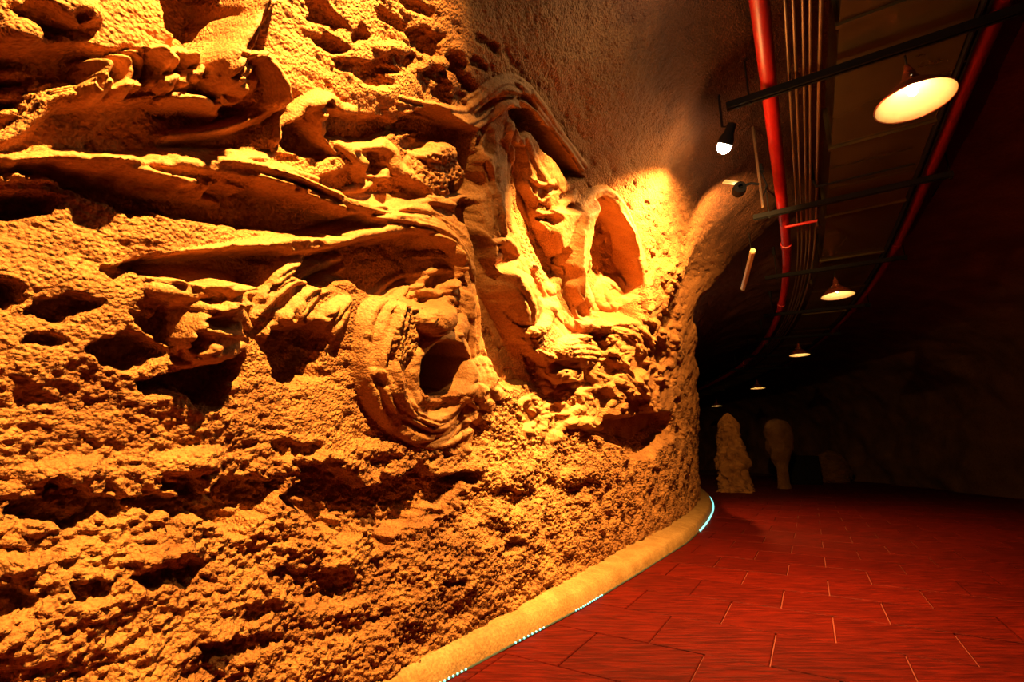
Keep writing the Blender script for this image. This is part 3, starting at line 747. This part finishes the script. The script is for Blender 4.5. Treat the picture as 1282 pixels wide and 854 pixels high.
# ------------------------------------------------------------------ floor
def paver_mat():
    m, nt, b = nodes_mat('red_slate_paver'); L = nt.links
    tc = N(nt, 'ShaderNodeTexCoord'); mp = N(nt, 'ShaderNodeMapping'); mp.inputs['Scale'].default_value = (2.0, 18.0, 3.0)
    mp.inputs['Rotation'].default_value = (0, 0, HD)
    n0 = N(nt, 'ShaderNodeNewGeometry')
    L.new(n0.outputs['Position'], mp.inputs['Vector'])
    n1 = N(nt, 'ShaderNodeTexNoise'); n1.inputs['Scale'].default_value = 2.4; n1.inputs['Detail'].default_value = 8; n1.inputs['Distortion'].default_value = .6
    L.new(mp.outputs['Vector'], n1.inputs['Vector'])
    n2 = N(nt, 'ShaderNodeTexNoise'); n2.inputs['Scale'].default_value = 22; n2.inputs['Detail'].default_value = 6
    L.new(n0.outputs['Position'], n2.inputs['Vector'])
    oi = N(nt, 'ShaderNodeObjectInfo')
    cr = N(nt, 'ShaderNodeValToRGB'); cr.color_ramp.elements[0].position = .38; cr.color_ramp.elements[1].position = .66
    cr.color_ramp.elements[0].color = (.045, .0017, .0005, 1); cr.color_ramp.elements[1].color = (.105, .0050, .0013, 1)
    L.new(n1.outputs['Fac'], cr.inputs['Fac'])
    hs = N(nt, 'ShaderNodeHueSaturation'); mr = N(nt, 'ShaderNodeMapRange'); mr.inputs['To Min'].default_value = .84; mr.inputs['To Max'].default_value = 1.1
    L.new(oi.outputs['Random'], mr.inputs['Value']); L.new(mr.outputs['Result'], hs.inputs['Value']); L.new(cr.outputs['Color'], hs.inputs['Color'])
    L.new(hs.outputs['Color'], b.inputs['Base Color'])
    mm = N(nt, 'ShaderNodeMath', operation='MULTIPLY_ADD'); mm.inputs[1].default_value = .35
    L.new(n2.outputs['Fac'], mm.inputs[0]); L.new(n1.outputs['Fac'], mm.inputs[2])
    bp = N(nt, 'ShaderNodeBump'); bp.inputs['Strength'].default_value = .9; bp.inputs['Distance'].default_value = .012
    L.new(mm.outputs['Value'], bp.inputs['Height']); L.new(bp.outputs['Normal'], b.inputs['Normal'])
    b.inputs['Roughness'].default_value = .6; b.inputs['Specular IOR Level'].default_value = .06
    return m
M_PAVER = paver_mat()
GR = .012                                             # pavers stand this far above the bed
bm = bmesh.new()
sF2 = np.linspace(-4, 46, 60)
la = [bm.verts.new(C(s, -2.6 if s < 17 else -3.4, -GR)) for s in sF2]; lb = [bm.verts.new(C(s, 5.9, -GR)) for s in sF2]
for k in range(len(sF2) - 1): bm.faces.new((la[k], lb[k], lb[k + 1], la[k + 1]))
floor = obj('floor', bm, M_GROUT, smooth=False); tag(floor, 'red slate-paved tunnel floor with pale joints', kind='structure')
ROW, COLW, JOINT = .545, .61, .008
def paver_mesh(k):
    rng = random.Random(k); bm = bmesh.new()
    sx, sy = COLW - JOINT, ROW - JOINT
    bm_box(bm, (sx, sy, .03), (0, 0, -.015))
    bmesh.ops.bevel(bm, geom=[e for e in bm.edges if e.verts[0].co.z > -.001 and e.verts[1].co.z > -.001], offset=.004, segments=1, affect='EDGES')
    for v in bm.verts:
        if v.co.z > -.001: v.co.z += rng.uniform(-.0015, .0015)
    me = bpy.data.meshes.new('paver'); bm.to_mesh(me); bm.free(); me.materials.append(M_PAVER); return me
PM = [paver_mesh(k) for k in range(6)]
rng = random.Random(5); far = bmesh.new(); cnt = 0
RZ = -HD
def inview(x, y):
    if y < .4: return False
    d = y * cp - CAMH * sp; v = -y * sp - CAMH * cp
    return -60 < CX + F * x / d < 1342 and CY - F * v / d < 925
cands = []
for r in range(-5, 62):
    for c in range(-8, 22):
        al = 3.56 + (r + .5) * ROW; ac = (c + .5) * COLW + (.31 if r % 2 else 0.0)
        x = al * SH + ac * CH; y = al * CH - ac * SH
        th = math.atan2(max(al - SB, 0), RAD + ac) if al > SB else 0
        rel = (math.hypot(al - SB, RAD + ac) - RAD) if al > SB else ac
        if rel < -1.95 or rel > 5.45 or al > 26: continue
        cands.append((math.hypot(x, y), x, y, inview(x, y)))
near = sorted(c for c in cands if c[3])[:290]
nearset = set((c[1], c[2]) for c in near)
for k, (d, x, y, _) in enumerate(near):
    o = bpy.data.objects.new('paver', PM[k % 6]); link(o, floor); o.location = (x, y, rng.uniform(-.002, .002)); o.rotation_euler = (0, 0, RZ)
for d, x, y, iv in cands:
    if (x, y) in nearset: continue
    v = []
    for dx, dy in ((-1, -1), (1, -1), (1, 1), (-1, 1)):
        u_, w_ = dx * (COLW - JOINT) / 2, dy * (ROW - JOINT) / 2
        v.append((x + u_ * CH + w_ * SH, y - u_ * SH + w_ * CH))
    top = [far.verts.new((a, b, 0)) for a, b in v]; bot = [far.verts.new((a, b, -.03)) for a, b in v]
    far.faces.new(top)
    for q in range(4): far.faces.new((top[q], bot[q], bot[(q + 1) % 4], top[(q + 1) % 4]))
fo = obj('distant_pavers', far, M_PAVER, floor, smooth=False); fo['kind'] = 'stuff'

# curb: sloping cement kerb between wall and floor
sc_ = np.r_[np.arange(-2.5, 8, .04), np.arange(8, 46, .15)]
cprof = [(-.62, .155), (-.17, .13), (-.05, .112), (-.022, .092), (-.006, .03), (0, -.02)]
base_a = np.interp(sc_, [-2, 2, 3.4, 4.6, 6.3, 9, 40], [-1.64, -1.61, -1.49, -1.44, -1.39, -1.42, -1.5])
rows = []
for j, (da, dz) in enumerate(cprof):
    nz = .012 * fbm(sc_ / .25, np.full_like(sc_, j * .6), 121, 3)
    rows.append(Cn(sc_, base_a + da + nz, np.full_like(sc_, dz) + nz * (0 if j == 5 else .7)))
PC = np.stack(rows, 1); ic = np.arange(PC.shape[0] * PC.shape[1]).reshape(PC.shape[:2])
qc = np.stack([ic[:-1, :-1], ic[:-1, 1:], ic[1:, 1:], ic[1:, :-1]], -1).reshape(-1, 4)[:, ::-1]
cu = np_mesh('baseboard_left', PC.reshape(-1, 3), qc, M_CURB)
tag(cu, 'low sloping cement curb between carved wall and red floor', kind='structure')

# rope light at the curb's foot
def curb_a(s): return float(np.interp(s, sc_, base_a))
rp = empty('rope_light', C(2.0, curb_a(2.0) + .02, .008))
bm = bmesh.new()
inv = rp.matrix_basis.inverted()
bm_tube(bm, [inv @ C(s, curb_a(s) + .014, .006) for s in np.arange(1.0, 15.5, .12)], .006, 6)
obj('sheath', bm, M_ROPE, rp)
bme = bpy.data.meshes.new('bead'); b_ = bmesh.new(); bmesh.ops.create_icosphere(b_, subdivisions=1, radius=.0065); b_.to_mesh(bme); b_.free(); bme.materials.append(M_LED)
ss = list(np.arange(2.0, 2.18, .03)) + list(np.arange(2.6, 2.9, .042)) + list(np.arange(3.3, 3.75, .036)) + list(np.arange(7.4, 15.0, .11))
for s in ss:
    o = bpy.data.objects.new('bead', bme); link(o, rp); o.location = inv @ C(s, curb_a(s) + .02, .012)
    if s > 6: o.scale = (2.4, 2.4, 2.4)
tag(rp, 'thin rope of cyan-white lights along the foot of the curb', 'rope light')

# ------------------------------------------------------------------ services under the vault
ZB = CAMH + 2.44                                     # beam centre height
def path(a, z, s0, s1, ds=.25): return [C(s, a, z) for s in np.arange(s0, s1 + 1e-6, ds)]
def run_pipe(name, a, z, r, label, joints, mat, s0=-2.0, s1=30.0, cat='pipe', group=None, coupling=True):
    t = empty(name, C(0, a, z)); inv = Matrix.Translation(-C(0, a, z))
    bm = bmesh.new(); bm_tube(bm, [inv @ p for p in path(a, z, s0, s1)], r, 16); obj('pipe_run', bm, mat, t)
    if coupling:
        for s in joints:
            bm = bmesh.new(); bm_tube(bm, [inv @ C(s + d, a, z) for d in (-.06, -.055, .055, .06)], [r * 1.05, r * 1.22, r * 1.22, r * 1.05], 16); obj('coupling', bm, mat, t)
    tag(t, label, cat, group); return t
run_pipe('sprinkler_pipe', .05, ZB + .095, .052, 'bright red sprinkler pipe beside the thin conduits', (1.2, 6.6, 9.4, 12.4, 15.4), M_REDPIPE)
run_pipe('sprinkler_pipe', 1.24, ZB + .10, .058, 'dull red sprinkler pipe alongside the black cable tray', (2.0, 7.2, 10.2, 13.2), M_DULLRED)
for k, a in enumerate((.175, .215, .262, .298, .352)):
    run_pipe('conduit', a, ZB + .062, .0095 if k < 4 else .013, ['thin conduit running right next to the bright red pipe', 'thin conduit, second from the bright red pipe', 'thin conduit, middle one of the five between pipe and duct', 'thin conduit, second from the duct edge', 'thickest conduit, running next to the duct edge'][k], (), M_CONDUIT, -2, 26, 'conduit', 'conduits between pipe and duct', False)
# branch pipe on the left sprinkler pipe
t = empty('branch_pipe', C(5.85, .05, ZB + .06)); inv = Matrix.Translation(-C(5.85, .05, ZB + .06)); bm = bmesh.new()
bm_tube(bm, [inv @ C(5.85, a, ZB + .02) for a in (.05, .2, .36)], .016, 10); obj('pipe_run', bm, M_REDPIPE, t)
bm = bmesh.new(); bm_tube(bm, [inv @ C(5.85, .36, ZB + z) for z in (.02, -.03, -.06)], [.012, .02, .026], 10); obj('sprinkler_head', bm, M_CHROME, t)
tag(t, 'short red branch pipe with sprinkler head crossing the conduits', 'pipe')

# duct
DZ = ZB + .075
t = empty('ventilation_duct', C(3.5, .8, DZ)); inv = Matrix.Translation(-C(3.5, .8, DZ))
edges = list(np.arange(-2.6, 31, 1.42))
for s0, s1 in zip(edges, edges[1:]):
    bm = bmesh.new(); n = 6
    rings = []
    for s in np.linspace(s0 + .004, s1 - .004, n):
        rings.append([bm.verts.new(inv @ C(s, a, z)) for a, z in ((.45, DZ), (1.13, DZ), (1.13, DZ + .36), (.45, DZ + .36))])
    for a, b in zip(rings, rings[1:]):
        for q in range(4): bm.faces.new((a[q], b[q], b[(q + 1) % 4], a[(q + 1) % 4]))
    bm.faces.new(rings[0]); bm.faces.new(rings[-1][::-1]); bmesh.ops.recalc_face_normals(bm, faces=bm.faces)
    obj('duct_panel', bm, M_DUCT, t, smooth=False)
    bm = bmesh.new()
    R_ = Matrix.Rotation(-heading(s1), 3, 'Z')
    bm_box(bm, (.72, .03, .40), inv @ C(s1, .79, DZ + .18), R_); obj('flange', bm, M_DUCT, t, smooth=False)
tag(t, 'long dull metal ventilation duct above the hanging lamps', 'duct')

# black cable tray next to the right pipe
t = empty('cable_tray', C(3.5, 1.16, ZB + .09)); inv = Matrix.Translation(-C(3.5, 1.16, ZB + .09))
for a in (1.145, 1.175):
    bm = bmesh.new(); rings = []
    for s in np.arange(-2, 24, .25): rings.append([bm.verts.new(inv @ C(s, a + da, ZB + .06 + dz)) for da, dz in ((-.006, -.02), (.006, -.02), (.006, .05), (-.006, .05))])
    for x, y in zip(rings, rings[1:]):
        for q in range(4): bm.faces.new((x[q], y[q], y[(q + 1) % 4], x[(q + 1) % 4]))
    obj('side_rail', bm, M_BLACK, t, smooth=False)
for s in np.arange(-1.8, 18, .4):
    bm = bmesh.new(); bm_box(bm, (.04, .02, .012), inv @ C(s, 1.16, ZB + .05), Matrix.Rotation(-heading(s), 3, 'Z')); obj('rung', bm, M_BLACK, t, smooth=False)
tag(t, 'narrow black cable tray between duct and dull red pipe', 'cable tray')

# support beams with hanger rods
ords = ['first', 'second', 'third', 'fourth', 'fifth', 'sixth', 'seventh']
BS = [3.4, 5.38, 7.5, 9.7, 11.8, 13.9, 16.0]
for k, s in enumerate(BS):
    c = C(s, .58, ZB); t = empty('support_beam', c, -heading(s))
    bm = bmesh.new(); L = 1.62
    bm_box(bm, (L, .045, .006), (0, 0, .022)); bm_box(bm, (L, .006, .05), (0, -.02, 0)); bm_box(bm, (L, .006, .05), (0, .02, 0)); bm_box(bm, (L, .012, .006), (0, -.014, -.022)); bm_box(bm, (L, .012, .006), (0, .014, -.022))
    obj('channel', bm, M_BLACK, t, smooth=False)
    for x, top in ((-.66, .42), (.79, .52)):
        bm = bmesh.new(); bm_tube(bm, [(x, 0, -.04), (x, 0, top)], .0065, 8); bm_lathe_pts = None
        obj('hanger_rod', bm, M_BLACK, t)
        bm = bmesh.new(); bm_tube(bm, [(x, 0, top - .1), (x, 0, top - .09), (x, 0, top + .02)], [.008, .022, .028], 10); obj('anchor', bm, M_BLACK, t)
        bm = bmesh.new(); bm_tube(bm, [(x, 0, -.042), (x, 0, -.030)], .014, 6); obj('nut', bm, M_BLACK, t)
    lab = ['black channel beam holding up the nearest pendant lamp, with a bare hook end', 'black channel beam crossing between first and second pendant lamps'][k] if False else \
          'black channel beam, %s in the row hung under the duct from where the walkway begins' % ords[k]
    tag(t, lab, 'beam', 'beams carrying the pipes and lamps')
# thin tie rod under the duct
c = C(5.0, .7, ZB + .0); t = empty('tie_rod', c, -heading(5.0))
bm = bmesh.new(); bm_tube(bm, [(-.36, 0, .0), (.37, 0, .0)], .011, 8); obj('rod', bm, M_BLACK, t)
bm = bmesh.new(); bm_tube(bm, [(-.36, 0, 0), (-.375, 0, .06), (-.38, 0, .26)], [.011, .012, .02], 8); obj('upright', bm, M_BLACK, t)
tag(t, 'thin black tie rod with upright strap under the duct', 'rod')

# ------------------------------------------------------------------ pendant lamps
def lamp_proto():
    P = {}
    bm = bmesh.new(); R = .2
    outer = [(.028, .205), (.034, .20), (.036, .165), (.05, .16), (.052, .135), (.07, .12), (.11, .098), (.15, .062), (.18, .025), (.197, .004), (.203, .0)]
    bm_lathe(bm, outer, 40); P['shade'] = bm, M_SHADE
    bm = bmesh.new(); inner = [(.200, .001), (.192, .006), (.175, .026), (.147, .06), (.107, .094), (.068, .115), (.03, .125), (.004, .127)]
    bm_lathe(bm, inner, 40); P['reflector'] = bm, M_INNER
    bm = bmesh.new(); bm_lathe(bm, [(.201, -.004), (.206, -.002), (.206, .004), (.199, .004), (.199, -.003), (.201, -.004)], 40); P['rim'] = bm, M_SHADE
    bm = bmesh.new(); bm_lathe(bm, [(.002, .27), (.012, .265), (.018, .24), (.027, .225), (.03, .205)], 16); P['socket_cap'] = bm, M_SHADE
    bm = bmesh.new(); bm_tube(bm, [(0, 0, .26), (0, 0, .335)], .006, 8); P['cord'] = bm, M_BLACK
    bm = bmesh.new(); bm_lathe(bm, [(.001, .045), (.016, .05), (.026, .068), (.024, .085), (.015, .105), (.013, .125)], 16); P['bulb'] = bm, M_BULB
    out = {}
    for n, (bm, m) in P.items():
        me = bpy.data.meshes.new(n); bmesh.ops.recalc_face_normals(bm, faces=bm.faces); bm.to_mesh(me); bm.free(); me.materials.append(m)
        for p in me.polygons: p.use_smooth = True
        out[n] = me
    b_ = bmesh.new(); bmesh.ops.create_uvsphere(b_, u_segments=10, v_segments=6, radius=.011); me = bpy.data.meshes.new('bolt'); b_.to_mesh(me); b_.free(); me.materials.append(M_CHROME); out['bolt'] = me
    return out
LP = lamp_proto()
LAMPS = [(3.47, .80, CAMH + 2.10), (7.7, .62, CAMH + 2.10), (12.0, .62, CAMH + 2.07), (16.6, .62, CAMH + 1.93), (21.0, .55, CAMH + 1.80), (25.4, .5, CAMH + 1.75)]
for k, (s, a, z) in enumerate(LAMPS):
    p = C(s, a, z); t = empty('pendant_lamp', p, -heading(s))
    for n, me in LP.items():
        if n == 'bolt':
            for ang in (.5, 2.6, 4.7):
                o = bpy.data.objects.new('bolt', me); link(o, t); o.location = (.058 * math.cos(ang), .058 * math.sin(ang), .147)
        else:
            o = bpy.data.objects.new(n, me); link(o, t)
    near_ = ['nearest the floodlight', '', '', '', '', ''][k]
    tag(t, 'copper dome pendant lamp, %s of the row hung under the duct, starting beside the floodlight' % ords[k], 'pendant lamp', 'pendant lamps along the tunnel')
    point('pendant_light', p + Vector((0, 0, .0)), .75, .03, (1, .62, .22))

# ------------------------------------------------------------------ floodlights on the ceiling line
def flood(pos, aim, lit, label, z_ceil, bulb=M_FLOOD):
    t = empty('flood_light', pos)
    d = (Vector(aim) - Vector(pos)).normalized(); Q = d.to_track_quat('-Z', 'Y').to_matrix()
    bm = bmesh.new(); bm_lathe(bm, [(.012, .16), (.03, .155), (.034, .09), (.05, .055), (.056, .01), (.052, .01), (.046, .05), (.03, .085)], 20)
    bmesh.ops.transform(bm, matrix=Q.to_4x4(), verts=bm.verts); obj('housing', bm, M_BLACK if not lit else M_BLACK, t)
    bm = bmesh.new(); bmesh.ops.create_uvsphere(bm, u_segments=16, v_segments=10, radius=.05 if lit else .04)
    if not lit: bmesh.ops.scale(bm, vec=(1, 1, .4), verts=bm.verts)
    bmesh.ops.translate(bm, vec=(0, 0, -.005), verts=bm.verts); bmesh.ops.transform(bm, matrix=Q.to_4x4(), verts=bm.verts); obj('bulb' if lit else 'lens', bm, bulb, t)
    bm = bmesh.new(); e = -d * .13
    bm_tube(bm, [e, Vector((0, 0, .16)), Vector((0, 0, z_ceil - pos.z))], .009, 8); obj('stem', bm, M_BLACK, t)
    bm = bmesh.new(); bm_tube(bm, [Vector((0, 0, z_ceil - pos.z - .02)), Vector((0, 0, z_ceil - pos.z + .01))], .04, 14); obj('mounting_plate', bm, M_BLACK, t)
    tag(t, label, 'flood light', 'floodlights aimed at the carved wall'); return t
flood(LAMP1 + Vector((0, 0, 0)), AIM1, True, 'lit bare floodlight glaring at the carved pier', 3.75)
flood(LAMP3 - (AIM3 - LAMP3).normalized() * .075, AIM3, True, 'lit floodlight aimed at the carved dragon head', 3.86)
flood(LAMP2 - (AIM2 - LAMP2).normalized() * .075, AIM2, True, 'lit floodlight aimed at the carved claws', 3.80)
flood(LAMP4 - (AIM4 - LAMP4).normalized() * .075, AIM4, True, 'lit floodlight tucked in the recess behind the pier', 3.45)
# second lamp below the glaring one, on an arm off a drop rod, turned to the vault ahead
pos = C(4.22, -.26, CAMH + 2.2)
t = empty('spot_lamp', pos)
bm = bmesh.new(); bm_lathe(bm, [(.02, .06), (.05, .05), (.055, 0), (.05, -.05), (.042, -.055), (.040, -.02), (.004, -.015)], 18)
bmesh.ops.transform(bm, matrix=(C(5.9, -.75, 3.35) - pos).to_track_quat('-Z', 'Y').to_matrix().to_4x4(), verts=bm.verts); obj('can', bm, M_BLACK, t)
hv = C(4.22, .16, 0) - C(4.22, 0, 0)
bm = bmesh.new(); bm_tube(bm, [(0, 0, .02), hv * .6 + Vector((0, 0, .03)), hv + Vector((0, 0, .0))], .011, 8); obj('arm', bm, M_BLACK, t)
bm = bmesh.new(); bm_tube(bm, [hv + Vector((0, 0, -.22)), hv + Vector((0, 0, .1)), hv + Vector((0, 0, .55))], .012, 8); obj('drop_rod', bm, M_CONDUIT, t)
bm = bmesh.new(); bm_tube(bm, [hv + Vector((.03, .02, .13)), hv + Vector((.035, .025, .2))], [.03, .022], 10); obj('junction_box', bm, M_BLACK, t)
bm = bmesh.new(); bm_tube(bm, [hv + Vector((.03, .02, .14)), hv + Vector((.07, .02, .0)), hv + Vector((.02, .01, -.1))], .006, 6); obj('cable', bm, M_BLACK, t)
bm = bmesh.new(); bm_box(bm, (.14, .05, .008), hv * -.35 + Vector((0, 0, .085)), Matrix.Rotation(.2, 3, 'Z'), .003); obj('visor', bm, M_INNER, t)
va = C(5.9, -.75, 3.35); vd = (va - pos).normalized()
bm = bmesh.new(); bmesh.ops.create_uvsphere(bm, u_segments=14, v_segments=8, radius=.03); bmesh.ops.translate(bm, vec=vd * .075, verts=bm.verts); obj('bulb', bm, M_BULB, t)
spot('spot_lamp_beam', pos + vd * .12, va, 420, 95, .9, .02)
tag(t, 'small black spot lamp on a short arm below the glaring floodlight', 'spot lamp')

# hanging tube light beside the bent red pipe
a0, a1 = C(5.95, -.30, CAMH + 2.29), C(7.35, -.52, CAMH + 2.29)
mid = (a0 + a1) / 2; t = empty('tube_light', mid)
bm = bmesh.new(); bm_tube(bm, [a0 - mid, a1 - mid], .034, 6); obj('housing', bm, M_TUBE, t, smooth=False)
d_ = (a1 - a0).normalized()
for e, q in ((a0, -1), (a1, 1)):
    bm = bmesh.new(); bm_tube(bm, [e - mid, e - mid + d_ * q * .02], [.037, .03], 6); obj('end_cap', bm, M_INNER, t, smooth=False)
    bm = bmesh.new(); bm_tube(bm, [e - mid - d_ * q * .15 + Vector((0, 0, .03)), e - mid - d_ * q * .15 + Vector((0, 0, .42))], .004, 6); obj('hanger_wire', bm, M_BLACK, t)
tag(t, 'unlit hexagonal tube light hanging beside the bright red pipe', 'tube light')

# ------------------------------------------------------------------ rocks and things at the bend
def rock(name, base, prof, seed, mat, label, cat, flat=.7, rough=.12):
    t = bmesh.new(); bm_lathe(t, prof, 56, True)
    rr = np.array([v.co for v in t.verts]); 
    th = np.arctan2(rr[:, 1], rr[:, 0])
    n = 1 + rough * 2.6 * fbm(np.cos(th) * 1.5 + rr[:, 2] * 2.2 + seed, np.sin(th) * 1.5 + rr[:, 2] * 3.1, seed, 5, .7)
    for v, k in zip(t.verts, n): v.co.x *= k; v.co.y *= k * flat
    o = obj(name, t, mat); o.location = base; tag(o, label, cat); return o
def grow(pts, n=26):
    q = catmull(pts, n // max(len(pts) - 1, 1)); return [(max(a, .01), b) for a, b in q]
rock('rock_column', C(15.4, -.55, -.05), grow([(.50, 0), (.40, .3), (.42, .8), (.36, 1.3), (.28, 1.8), (.12, 2.1), (.02, 2.2)], 72), 3, M_ROCK, 'lit knobbly rock column standing at the bend past the curb', 'rock', .8, .22)
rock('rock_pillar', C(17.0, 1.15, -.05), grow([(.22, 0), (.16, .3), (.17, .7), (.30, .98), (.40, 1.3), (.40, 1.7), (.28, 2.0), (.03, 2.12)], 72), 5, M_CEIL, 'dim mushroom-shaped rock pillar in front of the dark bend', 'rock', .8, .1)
t = empty('cabinet', C(19.2, 2.6, 0), -heading(19.2)); bm = bmesh.new(); bm_box(bm, (.95, .5, .95), (0, 0, .475), None, .015); obj('body', bm, M_BLACK, t, smooth=False)
for x in (-.235, .235):
    bm = bmesh.new(); bm_box(bm, (.45, .02, .86), (x, -.262, .48), None, .006); dd = obj('door', bm, M_BLACK, t, smooth=False)
    bm = bmesh.new(); bm_box(bm, (.015, .02, .12), (x - .17 * (1 if x > 0 else -1), -.28, .5), None, .004); obj('handle', bm, M_BLACK, dd, smooth=False)
tag(t, 'black floor cabinet against the far rock where the tunnel bends', 'cabinet')
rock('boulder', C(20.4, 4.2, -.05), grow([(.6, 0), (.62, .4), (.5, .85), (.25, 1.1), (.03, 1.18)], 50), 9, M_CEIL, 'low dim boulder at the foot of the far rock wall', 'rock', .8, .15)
spot('bend_uplight', C(14.6, -.3, 2.9), C(15.4, -.6, .8), 14, 60, .6, .03)  # added fill lamp without a fixture, brightens the rock column from above
